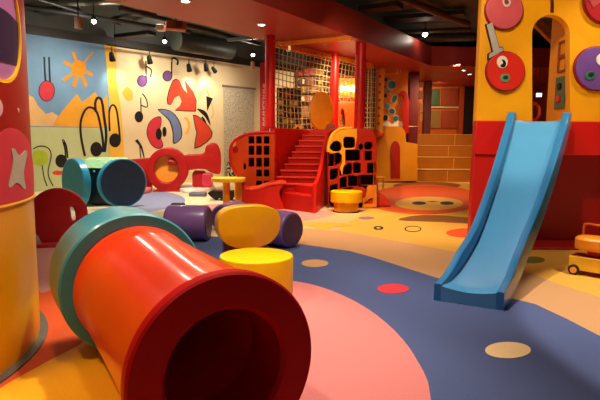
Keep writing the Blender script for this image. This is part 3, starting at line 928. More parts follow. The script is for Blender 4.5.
yo = smooth([(328.6, 150), (329.4, 141.5), (333.4, 133.6), (340.2, 129.4), (346, 128.6)], 4, False) + [(356.6, 128.8), (356.8, 137), (354.8, 149.4), (345, 149.6), (344.9, 160.8), (345.2, 163.6), (342.8, 168), (342.2, 176), (339.6, 168), (342, 163), (342, 155.4), (339, 152.4), (330, 153.4)]
build(S().plate(lat.uvs(yo), lat.M(.02), .03, [lat.uvs(grow(cells[0])), lat.uvs(grow(cells[1]))], bevel=.004), 'yellow_face', mat('cell_yellow', '#f2b020', .45, .06), lt, label='yellow upper face')
rimp = smooth([(328.2, 152), (328.4, 147), (330, 140), (334, 132.8), (340.5, 128.6), (346, 127.8), (352, 127.9)], 4, False)
build(S().plate(lat.uvs(ribbon(rimp, 2.2)), lat.M(-.08), .26, bevel=.01), 'rolled_edge', mat('edge_yellow', '#f4cc3c', .4, .05), lt, label='pale yellow rolled edge')
ylow = [(369, 185.2), (376.4, 185.2), (376.4, 207.2), (362, 207.6), (365, 197.5), (367, 187)]
build(S().plate(lat.uvs(ylow), lat.M(.015), .02, [lat.uvs(cells[-1])]), 'orange_face', mat('cell_orange', '#d88420', .45, .08), lt, label='orange lower corner')
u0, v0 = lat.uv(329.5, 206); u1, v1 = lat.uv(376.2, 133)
build(S().plate(rrect(u0, .01, u1, v1, .12), lat.M(-.215), .03), 'backing', mat('cell_shade_black', '#0c0404', .9, .2), lt, label='black sheet for the shade behind the cells')  # black board behind the cells stands in for their inner shade

# ---- posts under the canopy
def post(px, py, Y, r, z0, label):
    p = V(px, py, Y)
    s = S().cyl((p.x, p.y, z0), (p.x, p.y, 3.7), r, 32)
    t = thing('red_post', (p.x, p.y, z0), label, 'post', 'red canopy posts')
    build(s, 'shaft', mat('post_red', '#d01a14', .38, .05), t)
    build(S().cyl((p.x, p.y, z0), (p.x, p.y, z0 + .04), r * 1.2, 32), 'collar', mat('post_collar', '#a81410', .4, .05), t)
    return p
P1 = post(270, 90, 11.95, .115, DZ, 'round red canopy post at the left corner of the platform')
P2 = post(334.3, 90, 14.3, .115, DZ, 'round red canopy post further back behind the orange egg panel')
P3 = post(360, 90, 12.75, .13, DZ, 'round red canopy post above the yellow-topped cell panel')
pb3 = V(264.5, 100, 12.7)
bn_ = thing('red_banner', (pb3.x, pb3.y, 0), 'narrow red banner with white squiggles behind the left canopy post', 'banner')
build(S().box((pb3.x, pb3.y, 2.36), (.22, .03, 1.75)), 'banner_board', mat('banner_red', '#c01a2a', .5, .06), bn_, bevel=.004)
build(S().box((pb3.x, pb3.y, .75), (.18, .05, 1.5)), 'banner_foot', mat('banner_brown', '#5a2616', .5, .1), bn_)
sq = S()
for k in range(8):
    z = 1.72 + k * .13
    sq.tube([(pb3.x - .02 + .035 * math.sin(t * 2.4 + k), pb3.y - .022, z + .1 * t / 6) for t in range(7)], .008, 6)
build(sq, 'banner_lettering', WHITE, bn_, label='white handwriting strokes')

# orange cross beams under the soffit
bo1, bo2, bo3 = G(275, 42, 3.68), G(352, 36, 3.68), G(372, 64, 3.68)
def beam(a, b, name, w, h, label, z=3.63):
    d = (b - a); d.z = 0
    L_ = d.length
    M = Matrix.Translation(((a.x + b.x) / 2, (a.y + b.y) / 2, z)) @ Matrix.Rotation(math.atan2(d.y, d.x), 4, 'Z') @ Matrix.Diagonal((L_, w, h, 1))
    return build(S().box((0, 0, 0), (1, 1, 1), M=M), name, mat('beam_orange', '#f0981c', .45, .06), label=label, cat='beam')
beam(bo1, bo2, 'cross_beam', .1, .08, 'thin orange beam crossing under the red soffit')
beam(bo1, bo3, 'net_rail', .1, .12, 'orange rail along the top of the climbing net')

# ---- safety net
nt_ = thing('climbing_net', ((bo1.x + bo3.x) / 2, (bo1.y + bo3.y) / 2, DZ), 'pale square-mesh climbing net hung along the left side of the platform', 'net')
s = S()
na = Vector((P1.x + .1, P1.y + .12, 0)); nb = Vector((bo3.x, bo3.y, 0))
nd = nb - na; nln = nd.length; nu = nd.normalized(); nw = Vector((nu.y, -nu.x, 0))
def npt(t, z):
    sag = .22 * math.sin(PI * min(max(t, 0), 1)) * (1 - ((z - 2.7) / 1.2) ** 2)
    return na + nd * t - nw * sag * .8 + Vector((0, 0, z - .05 * math.sin(PI * t * 3) * (3.65 - z) / 2))
ncol, nrow = 27, 14
for i in range(ncol + 1):
    s.tube([npt(i / ncol, DZ + .02 + (3.62 - DZ) * j / 8) for j in range(9)], .011, 5)
for j in range(nrow + 1):
    s.tube([npt(i / 20, DZ + .02 + (3.62 - DZ) * j / nrow) for i in range(21)], .011, 5)
build(s, 'net_mesh', NETM, nt_)

# ---- things on the platform
def stand_plate(name, pts, Y, th, m, label, cat, n=(0, -1), bevel=.03, sm=4, holes=(), base=None):
    o = V(sum(p[0] for p in pts) / len(pts), 100, Y)
    pl = Plane((o.x, o.y), n)
    pp = smooth(pts, sm) if sm else pts
    uv = pl.uvs(pp)
    if base is not None:
        lo = min(v for u, v in uv)
        uv = [(u, v + base - lo) for u, v in uv]
    return build(S().plate(uv, pl.M(-th / 2), th, [pl.uvs(h) for h in holes], bevel=bevel), name, m, label=label, cat=cat), pl
egg = [(322, 90.5), (329, 94), (333.2, 103), (334, 113), (332, 122), (327, 128.5), (318, 128.5), (312.5, 122), (310.8, 112), (311.6, 102), (316, 93.5)]
stand_plate('egg_panel', egg, 12.9, .14, mat('egg_orange', '#ee9c18', .4, .06), 'tall orange egg-shaped panel standing on the platform', 'play panel', n=(.35, -.94), base=DZ)
stand_plate('half_dome', [(325.5, 129), (327, 124), (331, 121.5), (334.5, 123), (336.5, 129)], 12.75, .15, mat('dome_brown', '#9c4416', .5, .08), 'small brown half dome beside the orange egg panel', 'play panel', bevel=.01, sm=0, base=DZ)
stand_plate('orange_arch', smooth([(334.5, 131), (335, 108), (338, 104.5), (344, 103.5), (351, 104), (356, 106), (356.5, 131)], 3), 14.6, .3, mat('arch_orange', '#e8681a', .4, .06), 'orange arch with narrow opening behind the posts', 'play arch', bevel=.03, sm=0, holes=[smooth([(341, 129), (340.6, 116), (342.5, 108.5), (344.8, 116), (344.6, 129)], 3)], base=DZ)
stand_plate('arch_back', rrect(337, 105, 349, 130, 2), 15.0, .05, mat('arch_back', '#f0a038', .5, .06), 'pale orange board seen through the orange arch opening', 'board', bevel=0, sm=0, base=DZ)
stand_plate('yellow_hoop', arc(298, 127.5, 5, 5.5, 0, 180, 16) + arc(298, 127.5, 2.2, 3, 180, 0, 12), 13.6, .2, mat('hoop_yellow', '#f2bc20', .4, .05), 'small yellow hoop lying at the net foot on the platform', 'hoop', bevel=.01, sm=0, base=DZ)
# lit sign case
sgn = V(346, 88, 15.2)
sg = thing('lit_sign', (sgn.x, sgn.y, DZ), 'overexposed glowing shop sign case between two red posts', 'sign')
build(S().box((sgn.x, sgn.y + .1, sgn.z), (.66, .16, .56)), 'case', mat('sign_yellow', '#f5b030', .5, .05, emit=.2), sg)
s = S()
for k in range(6):
    for dx, w in ((-.02, .022), (.025, .022)):
        s.box((sgn.x - .13 + k * .085 + dx, sgn.y, sgn.z - .02), (w, .03, .17 - .03 * (k % 2)))
    s.box((sgn.x - .13 + k * .085, sgn.y, sgn.z - .02 + .05 * (k % 3 - 1)), (.06, .03, .025))
build(s, 'sign_lettering', mat('sign_glow', '#fff4dc', .5, 0, emit=6), sg, label='glowing white letters too bright to read')
build(S().box((sgn.x, sgn.y + .1, (DZ + sgn.z - .28) / 2), (.5, .14, sgn.z - .28 - DZ)), 'case_stand', mat('sign_stand', '#c85014', .5, .05), sg)
build(S().box((sgn.x, sgn.y + .02, sgn.z + .32), (.9, .04, .04)), 'top_bar', REDW, sg)

# ---- shop shelves seen through the net
shelf_m = mat('shelf_brown', '#6a3a1a', .6, .1)
shelf_b = mat('shelf_back', '#c08a4a', .6, .08)
pal = [mat('box_' + n, c, .5, .08) for n, c in (('orange', '#d8761c'), ('red', '#b82a1c'), ('black', '#201412'), ('cream', '#e8d0a0'), ('yellow', '#e2a824'), ('brown', '#5c2c16'))]
def shelf(px0, px1, Y, z0, z1, rows, label, blabel):
    a_, b_ = V(px0, 100, Y), V(px1, 100, Y)
    w = b_.x - a_.x; cx = (a_.x + b_.x) / 2
    t = thing('display_shelf', (cx, Y, 0), label, 'shelf', 'shop display shelves')
    build(S().box((cx, Y + .2, (z1) / 2), (w, .03, z1)), 'back_panel', shelf_b, t)
    for sx in (-1, 1):
        build(S().box((cx + sx * (w / 2 - .02), Y, z1 / 2), (.04, .4, z1)), 'side_panel', shelf_m, t)
    for r_ in range(rows + 1):
        z = z0 + (z1 - z0) * r_ / rows
        build(S().box((cx, Y, z - .015), (w - .04, .4, .03)), 'shelf_board', shelf_m, t)
        if r_ == rows: break
        x = a_.x + .08
        hmax = (z1 - z0) / rows - .08
        k = 0
        while x < b_.x - .2:
            bw = random.uniform(.10, .2)
            h = hmax * random.uniform(.6, .95)
            build(S().box((x + bw / 2, Y - .08, z + h / 2 + .001), (bw, .16, h)), 'product_box', random.choice(pal), bevel=.006, label=blabel, cat='box', group='boxes on the ' + blabel.split('on the ')[-1])
            x += bw + random.uniform(.02, .05)
            k += 1
    return t
shelf(277, 301, 17.6, 1.95, 3.1, 4, 'left display shelf of small coloured boxes seen through the net', 'small coloured shop box on the left display shelf behind net')
shelf(303, 333, 18.8, 1.5, 2.2, 2, 'low display shelf behind the orange egg panel', 'small coloured shop box on the low display shelf behind egg panel')
shelf(296, 334, 20.6, 2.9, 4.2, 4, 'high back display shelf of dark goods seen through the upper net', 'small coloured shop box on the high back display shelf behind net')
s = S().box((1.0, 21.9, 2.0), (4.2, .1, 4.0))
build(s, 'shop_wall', mat('shop_cream', '#8a6840', .6, .06, 1), label='cream shop wall behind the display shelves', cat='wall panel')

# ================================================================== RIGHT BACK: yellow wall, mosaic, tiers
yw = Plane((2.9, 17.4), (0, -1))
ywt = thing('arch_wall', yw.hit(395, 178), 'yellow low wall with a narrow red arched niche at the back', 'wall panel')
wo = [(377, 126.8), (398, 126.3)] + [(402, 127.5), (405, 131), (405.6, 136)] + [(406, 142), (417.6, 144), (417.6, 181), (377, 182)]
wo = [(362, 127)] + wo[1:-1] + [(362, 182)]
nich = [(390.5, 178.5), (390.5, 150)] + arc(395.2, 150, 4.8, 9, 180, 0, 12) + [(400, 178.5)]
uvw = [(u, max(v, 0)) for u, v in yw.uvs(wo)]
build(S().plate(uvw, yw.M(-.12), .24, bevel=.012), 'wall_body', mat('arch_wall_yellow', '#dc9414', .5, .06, 2), ywt)
build(S().plate([(u, max(v, .02)) for u, v in yw.uvs(nich)], yw.M(.012), .03, bevel=.006), 'niche', mat('niche_red', '#a82010', .5, .06), ywt, label='red arched niche')
# mosaic panel
mz = Plane((2.9, 17.65), (0, -1))
mzt = thing('mosaic_panel', mz.hit(392, 124), 'orange panel with blue-green pebbles above the yellow arch wall', 'panel')
mo = [(382.5, 73.5), (408, 73.5), (408, 126.5), (382.5, 126.5)]
build(S().plate(mz.uvs(mo), mz.M(-.05), .08), 'board', mat('mosaic_orange', '#e28a22', .5, .08), mzt)
stones = [(391.5, 85, 4.2, 4.8, 0), (385.5, 79.5, 2, 2.4, 1), (384.5, 95.8, 2.2, 2.6, 1), (388.3, 91.8, 2, 2, 2), (394.2, 99, 2.6, 4.6, 0), (387, 106.2, 3.2, 3, 2), (391.8, 111.2, 3.4, 3, 3), (385, 118, 3, 3.4, 1), (395.4, 118.6, 2.8, 3.2, 0), (402, 105, 2.2, 3, 3), (383.8, 87, 1.4, 2, 1)]
sm_ = [mat('stone_' + n, c, .35, .12) for n, c in (('teal', '#2c7c94'), ('dark', '#2a3a38'), ('pale', '#6ea0aa'), ('slate', '#3c6a84'))]
for x, y, rx, ry, k in stones:
    pb0 = build(S().plate(mz.uvs(smooth(ell(x, y, rx * 1.15, ry * 1.15, 7, .4), 3)), mz.M(.02), .06, bevel=.01), 'pebble', mat('stone_rim', '#c8c0a0', .4, .06), mzt)
    o = build(S().plate(mz.uvs(smooth(ell(x, y, rx * .85, ry * .85, 7, .4), 3)), mz.M(.05), .04, bevel=.012), 'pebble_face', sm_[k], mzt); o.parent = pb0
build(S().plate(mz.uvs(smooth([(382.8, 126.3), (383.5, 122), (388, 121.5), (392, 124), (396, 121.2), (402, 122), (406, 126), (407, 126.3)], 3)), mz.M(.02), .05, bevel=.01), 'white_wave', WHITE, mzt, label='white wave at the foot')
# red figure shape beside it
stand_plate('red_hook_panel', [(399, 88), (401, 84.5), (404.5, 84), (408, 87), (409.5, 94), (409, 127), (404, 127), (401.5, 101), (401.5, 96), (404, 93), (403.5, 89.5), (401.5, 89.5)], 17.5, .08, mat('hook_red', '#b8201a', .45, .06), 'red hook-shaped panel beside the pebble panel', 'panel', bevel=.01, sm=0, base=DZ)
# yellow pole with dots + lamp arm
yp = thing('dotted_post', V(378, 178, 17.1), 'flat yellow post with a column of red dots right of the net', 'post')
p = V(378.5, 100, 17.1)
pt_ = V(378.5, 66, 17.1).z
build(S().box((p.x, p.y, (DZ + pt_) / 2), (.34, .08, pt_ - DZ)), 'post_board', mat('post_yellow', '#e09a1a', .5, .06), yp)
for k in range(7):
    build(S().cyl((p.x + .02, p.y - .05, DZ + .3 + k * .25), (p.x + .02, p.y - .03, DZ + .3 + k * .25), .05, 12), 'dot', mat('post_dot', '#b84a14', .5, .06), yp)
# net section right of the third post
nr = thing('ladder_net', V(369, 128, 16.4), 'narrow pale net strip between third red post and dotted post', 'net')
s = S()
a_, b_ = V(364.5, 100, 16.4), V(375.5, 100, 16.6)
zt = V(370, 66, 16.4).z
for k in range(5):
    q = a_.lerp(b_, k / 4); s.tube([(q.x, q.y, DZ), (q.x, q.y, zt)], .012, 5)
for k in range(14):
    z = DZ + (zt - DZ) * k / 13; s.tube([(a_.x, a_.y, z), (b_.x, b_.y, z)], .012, 5)
build(s, 'net_mesh', NETM, nr)
s = S().box(((a_.x + b_.x) / 2, 16.9, (DZ + zt) / 2), (.5, .05, zt - DZ))
build(s, 'dark_board', mat('board_dark', '#5a2410', .6, .1), label='dark brown board behind the narrow net strip', cat='board')
s = S()
q = V(399, 62, 17.2)
s.tube([V(383, 66, 17.2), V(397, 64, 17.2), V(400.5, 62, 17.2), V(400.5, 72, 17.2)], .03, 8)
s.tube([V(383, 69, 17.2), V(398, 67, 17.2), V(398, 74, 17.2)], .025, 8)
build(s, 'yellow_rail', mat('rail_yellow', '#e8b030', .4, .05), label='bent yellow rail above the pebble panel', cat='rail')
# maroon pillars
TIERZ = 1.668
def pillar(x0, x1, y0, y1, Y, label, m=MAROON):
    a_, b_ = V(x0, (y0 + y1) / 2, Y), V(x1, (y0 + y1) / 2, Y)
    zb, zt = (0 if Y < 18 else TIERZ), 3.7
    return build(S().box(((a_.x + b_.x) / 2, Y, (zb + zt) / 2), (b_.x - a_.x, .3, zt - zb)), 'maroon_pillar', m, bevel=.02, label=label, cat='pillar', kind='thing')
pillar(407.5, 417, 70, 181, 17.95, 'dark maroon pillar between the yellow arch wall and tiered seating')
pillar(423.5, 430.5, 74, 133, 20.6, 'dark maroon pillar at the left end of the top tier')
s = S()
for y0, y1 in ((78, 87), (91, 99), (103, 112), (114, 121)):
    a_, b_ = V(419, y1, 20.7), V(423.5, y0, 20.7)
    s.box(((a_.x + b_.x) / 2, 20.7, (a_.z + b_.z) / 2), (b_.x - a_.x, .1, b_.z - a_.z))
build(s, 'cream_window_strip', mat('strip_cream', '#d89a52', .5, .06), label='strip of cream panes between the two maroon pillars', cat='panes')
# tiers
tr = thing('tiered_seating', (5.2, 19, 0), 'broad yellow-orange stepped seating at the back right', 'tiered seating')
tm = [mat('tier_riser_shaded', '#b87014', .5, .08, 2), mat('tier_top_lit', '#f0c060', .5, .05)]  # risers darkened and treads lightened to paint the fall of light
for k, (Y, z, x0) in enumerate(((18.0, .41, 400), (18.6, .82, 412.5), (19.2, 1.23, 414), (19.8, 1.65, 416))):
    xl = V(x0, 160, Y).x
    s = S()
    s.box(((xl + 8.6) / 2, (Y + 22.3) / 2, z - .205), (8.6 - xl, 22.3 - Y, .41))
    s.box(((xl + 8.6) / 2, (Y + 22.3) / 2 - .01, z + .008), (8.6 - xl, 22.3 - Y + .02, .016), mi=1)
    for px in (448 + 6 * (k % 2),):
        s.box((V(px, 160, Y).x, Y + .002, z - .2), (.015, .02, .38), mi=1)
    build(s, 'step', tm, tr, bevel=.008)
# back wall panels on the top tier
def wallpanel(x0, y0, x1, y1, m, label, name='wall_board', Y=22.44, th=.08):
    a_, b_ = V(x0, y1, Y), V(x1, y0, Y)
    return build(S().box(((a_.x + b_.x) / 2, Y, (a_.z + b_.z) / 2), (b_.x - a_.x, th, b_.z - a_.z)), name, m, label=label, cat='wall board', bevel=.01)
wallpanel(430, 89, 440.3, 106, mat('pan_green', '#36562a', .5, .08), 'green square board on the orange back wall')
wallpanel(441, 88.5, 458, 106, mat('pan_rust', '#8c3a14', .5, .08), 'rust square board right of the green board')
wallpanel(430, 110.5, 440.3, 128, mat('pan_olive', '#8a6a30', .5, .08), 'olive brown board under the green board')
wallpanel(441, 110.5, 458, 128, mat('pan_rust2', '#96401a', .5, .08), 'rust board under the upper rust board')
wallpanel(429, 106.6, 459, 108, mat('pan_white', '#d0b088', .5, .04), 'pale horizontal strip between upper and lower boards')
s = S()
d0, d1 = V(462.5, 134, 22.35), V(480, 84, 22.35)
s.box(((d0.x + d1.x) / 2, 22.43, (DZ + d1.z) / 2), (d1.x - d0.x, .1, d1.z - DZ))
build(s, 'door_1', mat('doorway_dark', '#1c0804', .6, .1), kind='structure')
s = S()
s.box((d0.x - .1, 22.4, (DZ + d1.z) / 2), (.2, .16, d1.z - DZ + .2))
s.box(((d0.x + d1.x) / 2, 22.4, d1.z + .08), (d1.x - d0.x + .2, .16, .18))
build(s, 'trim_3', mat('door_frame_rust', '#a4441a', .5, .06), kind='structure')

# low red bumper + thin stool by the cell panel
bm_ = stand_plate('red_bumper', [(374, 209), (374, 200), (377, 197), (380.5, 196.2), (384, 197.5), (387, 201), (390, 204.5), (391, 209)], 11.0, .5, mat('bumper_red', '#d8431c', .45, .06), 'low rounded red bumper at the right foot of the cell panel', 'bumper', bevel=.05, sm=0, base=0)
ws = thing('wire_stool', G(380, 191.5), 'thin-legged pale yellow stool right of the cell panel', 'stool')
c_ = G(380, 191.5)
wm = mat('wire_yellow', '#e8b040', .45, .06)
build(S().cyl((c_.x, c_.y, .37), (c_.x, c_.y, .40), .13, 24), 'seat', wm, ws)
for k in range(4):
    a_ = PI / 4 + k * PI / 2
    build(S().cyl((c_.x + .11 * math.cos(a_), c_.y + .11 * math.sin(a_), .37), (c_.x + .12 * math.cos(a_), c_.y + .12 * math.sin(a_), 0), .012, 8), 'leg', wm, ws)

# yellow two-tier round stool
sc_ = G(346, 211.5)
ys = thing('round_stool', sc_, 'two-step yellow round stool in front of the cell panel', 'stool')
build(S().lathe([(0, .005), (.235, .005), (.245, .015), (.245, .21), (.23, .215), (0, .215)], Matrix.Translation(sc_), 48), 'stool_base', mat('stool_amber', '#f6b012', .35, .05), ys)
build(S().lathe([(.2, .20), (.30, .20), (.315, .215), (.315, .40), (.30, .412), (0, .415)], Matrix.Translation(sc_), 48), 'stool_top', LYEL, ys)
build(S().lathe([(0, 0), (.26, 0), (.26, .018), (0, .018)], Matrix.Translation(sc_), 48), 'foot_ring', mat('stool_foot', '#4a2010', .6, .1), ys)
# ================================================================== SLIDE TOWER
TY = 6.7
TZ = 1.665
tw = Plane((3.0, TY), (0, -1))
tt = thing('slide_tower', (3.3, 7.2, 0), 'yellow and red slide tower with arch opening and round painted faces', 'slide tower')
xl = tw.uv(476.5, 110)[0]
xr = xl + 2.6
ztop = 4.2
s0 = [(532.2, 125), (532.2, 34)] + arc(551, 34, 18.8, 19, 180, 0, 24) + [(569.8, 125)]
ho = tw.uvs(s0)
ho = [(u, max(v, TZ + .0005)) for u, v in ho]
outer = [(xl, TZ), (ho[0][0], TZ)] + [(u, v) for u, v in ho[1:-1]] + [(ho[-1][0], TZ), (xr, TZ), (xr, ztop), (xl, ztop)]
build(S().plate(outer, tw.M(-.06), .12, bevel=.004), 'front_wall', YWALL, tt, label='yellow front wall with arch')
# base: front band, left post, recessed back, plinth
rw = mat('tower_red', '#cc1812', .42, .05, 2)
rwd = mat('tower_red_shaded', '#b80e0c', .5, .06, 2)  # tower red darkened to paint the recess in shadow
def tbox(u0, u1, z0, z1, off0, off1, name, m, label=None, bevel=.008):
    a_, b_ = tw.P(u0, 0, off0), tw.P(u1, 0, off1)
    return build(S().box(((a_.x + b_.x) / 2, (a_.y + b_.y) / 2, (z0 + z1) / 2), (abs(b_.x - a_.x), abs(b_.y - a_.y), z1 - z0)), name, m, tt, label=label, bevel=bevel)
tbox(xl, xr, 1.235, TZ - .001, .02, -.12, 'base_band', rw, 'red front band')
tbox(xl, xl + .66, 0, 1.235, -.01, -.14, 'base_panel', rw, 'red lower panel left of the slide')
tbox(xl + .66, xr, 0, 1.235, -.55, -.60, 'recess_wall', rwd, 'recess wall in shade-darkened red')
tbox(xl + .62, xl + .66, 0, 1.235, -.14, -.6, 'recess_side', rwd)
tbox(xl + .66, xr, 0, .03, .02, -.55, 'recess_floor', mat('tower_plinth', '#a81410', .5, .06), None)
fx = [tw.P(xl, 0, -.12), tw.P(xr, 0, -.12), tw.P(xr, 0, -2.0), tw.P(xl + .78, 0, -2.0)]
build(S().prism([(p.x, p.y) for p in fx], TZ - .06, TZ - .002), 'platform_floor', YWALL, tt)
# side walls and the inner partition right of the opening
fx = [tw.P(xl + .02, 0, -.12), tw.P(xl + .12, 0, -.12), tw.P(xl + .88, 0, -2.0), tw.P(xl + .80, 0, -2.0)]
build(S().prism([(p.x, p.y) for p in fx], 0, TZ - .07), 'side_wall', rw, tt)
ua = ho[-1][0]
ip = [( -.12, TZ), (-.62, TZ), (-.62, ztop), (-.12, ztop)]
s = S().box((tw.P(ua + .03, 0).x, TY + .12 + .27, (TZ + ztop) / 2), (.06, .54, ztop - TZ))
build(s, 'inner_partition', mat('partition_yellow', '#f0a000', .5, .06), tt)
p0, p1 = V(538, 24, 8.6), V(556, 42, 8.6)
s = S().box(((p0.x + p1.x) / 2, 8.6, (p0.z + p1.z) / 2), (1, 1, 1), M=Matrix.Translation(((p0.x + p1.x) / 2, 8.6, (p0.z + p1.z) / 2)) @ Matrix.Rotation(math.atan2(p1.z - p0.z, p1.x - p0.x), 4, 'Y').inverted() @ Matrix.Diagonal((1.2, .1, .12, 1)))
build(s, 'roof_brace', mat('brace_orange', '#b8701a', .5, .08), tt)
# little console on the partition
cx = tw.P(ua, 0).x - .012
co_y = TY + .28
s = S().box((cx, co_y, 2.05), (.02, .26, .42))
con = build(s, 'console', mat('console_green', '#5c6e50', .45, .08), tt, bevel=.006, label='grey-green control board')
s = S().cyl((cx - .012, co_y, 2.13), (cx - .03, co_y, 2.13), .045, 20); o = build(s, 'console_dial', BLACK, tt); o.parent = con
s = S().cyl((cx - .012, co_y, 1.97), (cx - .03, co_y, 1.97), .045, 20); o = build(s, 'console_button', mat('button_red', '#d82818', .35, .05), tt); o.parent = con
s = S()
for k in range(2):
    z = 2.42 + .2 * k
    for dy in (-.1, .1):
        s.box((cx, co_y + dy, z), (.02, .025, .2))
    s.box((cx, co_y, z - .09), (.02, .2, .025)); s.box((cx, co_y, z + .09), (.02, .2, .025))
build(s, 'frame_ladder', mat('frame_rust', '#a04a10', .5, .06), tt)
# dark slot above the arch
s = S().plate(tw.uvs([(550.4, -6), (553.2, -6), (553.2, 12.5), (550.4, 12.5)]), tw.M(.008), .016)
build(s, 'wall_slot', mat('slot_maroon', '#5c1418', .5, .06), tt, label='dark maroon slot above the arch')
# round painted faces
def face_disc(cx, cy, r, m, mrim, feats, label):
    rr = S().plate(tw.uvs(ell(cx, cy, r, r * 1.02, 56)), tw.M(.022), .045, bevel=.008)
    rim = build(rr, 'face_disc', mrim, tt, label=label)
    o = build(S().plate(tw.uvs(ell(cx, cy, r - 1.1, (r - 1.1) * 1.02, 56)), tw.M(.048), .02, bevel=.006), 'disc_front', m, tt); o.parent = rim
    for nm, pts, mm, off in feats:
        o = build(S().plate(tw.uvs(pts), tw.M(.06 + .008 * off), .02, bevel=.003), nm, mm, tt); o.parent = rim
m_pink = mat('face_pink', '#d8606a', .4, .06); m_fred = mat('face_red', '#e03020', .35, .05, coat=.3); m_fpur = mat('face_purple', '#7850a8', .4, .06)
m_rim = mat('face_rim', '#9c1420', .4, .06); m_grn = mat('mouth_green', '#6a9a78', .4, .08); m_pale = mat('face_pale', '#e8d0cc', .4, .04)
face_disc(503, 11, 19.3, m_pink, m_rim, [('drop', smooth([(500.5, 1), (503, -2), (507, -1), (509, 4), (506, 8), (502, 7)], 3), m_pale, 0), ('drop_core', smooth([(502.5, 1.5), (504.5, .5), (506.5, 4), (504.5, 6), (502.5, 4.5)], 3), mat('drop_core', '#8a3848', .4, .05), 1)], 'pink disc with a pale drop, upper left')
face_disc(504.3, 71.8, 19.8, m_fred, m_rim, [('eye', ell(500.3, 62.8, 5.4, 6.2), WHITE, 0), ('pupil', smooth([(499.5, 60.5), (502, 61), (503.8, 64), (502.5, 67.5), (499.5, 67.8), (498.3, 65.8), (500.5, 64.5), (500.6, 62.5)], 3), BLACK, 1), ('mouth', ell(503, 78.4, 4.9, 4.2, rot=-.2), m_grn, 0), ('mouth_core', ell(503.4, 78, 2.6, 1.9, rot=-.2), mat('mouth_dark', '#26382c', .4, .05), 1)], 'red disc face with white eye and green mouth')
face_disc(594.5, 69, 22, m_fpur, m_rim, [('eye', ell(599.5, 60.5, 6.2, 6.2), WHITE, 0), ('pupil', ell(601, 61, 3.2, 3.6), BLACK, 1), ('mouth', ell(587.5, 76.2, 5.2, 4.4, rot=-.2), mat('mouth_teal', '#3c7c70', .4, .08), 0), ('mouth_core', ell(588, 75, 3, 2.2, rot=-.2), MATS['mouth_dark'], 1)], 'purple disc face with white eye')
face_disc(603, 3, 21, mat('face_crimson', '#c02838', .4, .06), m_rim, [('upper_half', [(584, -4), (586, -10), (596, -17), (604, -17), (608, -3), (590, 9)], m_pink, 0)], 'crimson and pink disc, upper right')
# grey arm from the pink disc down to the red face
s = S().plate(tw.uvs([(485.3, 25.6), (490.6, 23.4), (497.6, 49.2), (500.6, 48), (501.4, 51.6), (487.5, 59.2), (487.6, 54.8), (491.6, 52.2)]), tw.M(.05), .03, bevel=.004)
arm = build(s, 'arm', mat('arm_grey', '#b8b2ae', .4, .06), tt, label='grey painted arm')
s = S().plate(tw.uvs([(484.3, 25.0), (491.3, 22.2), (498.4, 48), (501.6, 47), (502.4, 52), (486.6, 60.6), (486.6, 54.4), (490.8, 51.6)]), tw.M(.03), .02)
o = build(s, 'arm_outline', BLACK, tt); o.parent = arm

# ================================================================== BLUE SLIDE
FL0, FR0 = G(433.5, 300.2), G(503.5, 310.7)
B0 = (FL0 + FR0) / 2
T0 = V(539.5, 119, 6.60)
x0_ = (FR0 - FL0).normalized()
hw0 = (FR0 - FL0).length / 2
sv = Vector((T0.x - B0.x, T0.y - B0.y, 0)); SLN = sv.length; sv.normalize()
sl = thing('slide', (B0.x, B0.y, 0), 'glossy light blue playground slide running down from the yellow tower', 'slide')
def prof(t):      # height of the bed, t 0..1 from the foot to the top
    s_ = t * SLN
    zt_ = TZ + .012
    if s_ < .2: return .14 - .05 * s_
    u = (s_ - .2) / (SLN - .2)
    f = lambda v: v ** 1.85 if v < .5 else None
    k = 1.58
    if u < .93: g = u ** k
    else:
        w = (u - .93) / .07
        g0 = .93 ** k
        sl_ = k * .93 ** (k - 1) * .07
        g = g0 + (1 - g0) * (1 - (1 - w) ** 2)
    return .13 + (zt_ - .13) * g
xa0 = math.atan2(x0_.y, x0_.x); xa1 = math.radians(-14)
NS = 48
bed, lrail, rrail = [], [], []
for i in range(NS + 1):
    t = i / NS
    c = B0 + sv * (SLN * t)
    z = prof(t)
    a_ = xa0 + (xa1 - xa0) * t
    x = Vector((math.cos(a_), math.sin(a_), 0))
    ow = hw0 * (1 - .04 * min(1, t / .4)) + max(0, t - .35) / .65 * (.366 - hw0 * .96)
    tk_ = .062 + .03 * t
    hw = ow - tk_
    rh = min(.15, .014 + .136 * t / .2)
    if t > .85: rh = .15 - .04 * (t - .85) / .15
    if t > .96: rh *= 1 - ((t - .96) / .04) ** 2 * .25
    under = .002 if t < .12 else max(.002, z - .10)
    def pt(u, zz): return Vector((c.x, c.y, 0)) + x * u + Vector((0, 0, zz))
    dish = .03 if t < .1 else .022
    bed.append([pt(hw * q_, z - dish * (1 - q_ * q_)) for q_ in (-1, -.75, -.5, -.25, 0, .25, .5, .75, 1)] + [pt(hw, under), pt(-hw, under)])
    def railsec(u0, u1):
        e = .014 if u1 > u0 else -.014
        return [pt(u0, under), pt(u0, z + rh - .014), pt(u0 + e * .3, z + rh - .004), pt(u0 + e, z + rh), pt(u1 - e, z + rh), pt(u1 - e * .3, z + rh - .004), pt(u1, z + rh - .014), pt(u1, under)]
    lrail.append(railsec(-ow, -hw + .001))
    rrail.append(railsec(ow, hw - .001))
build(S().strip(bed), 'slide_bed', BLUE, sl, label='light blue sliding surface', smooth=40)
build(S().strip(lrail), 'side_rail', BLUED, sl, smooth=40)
build(S().strip(rrail), 'side_rail', BLUED, sl, smooth=40)
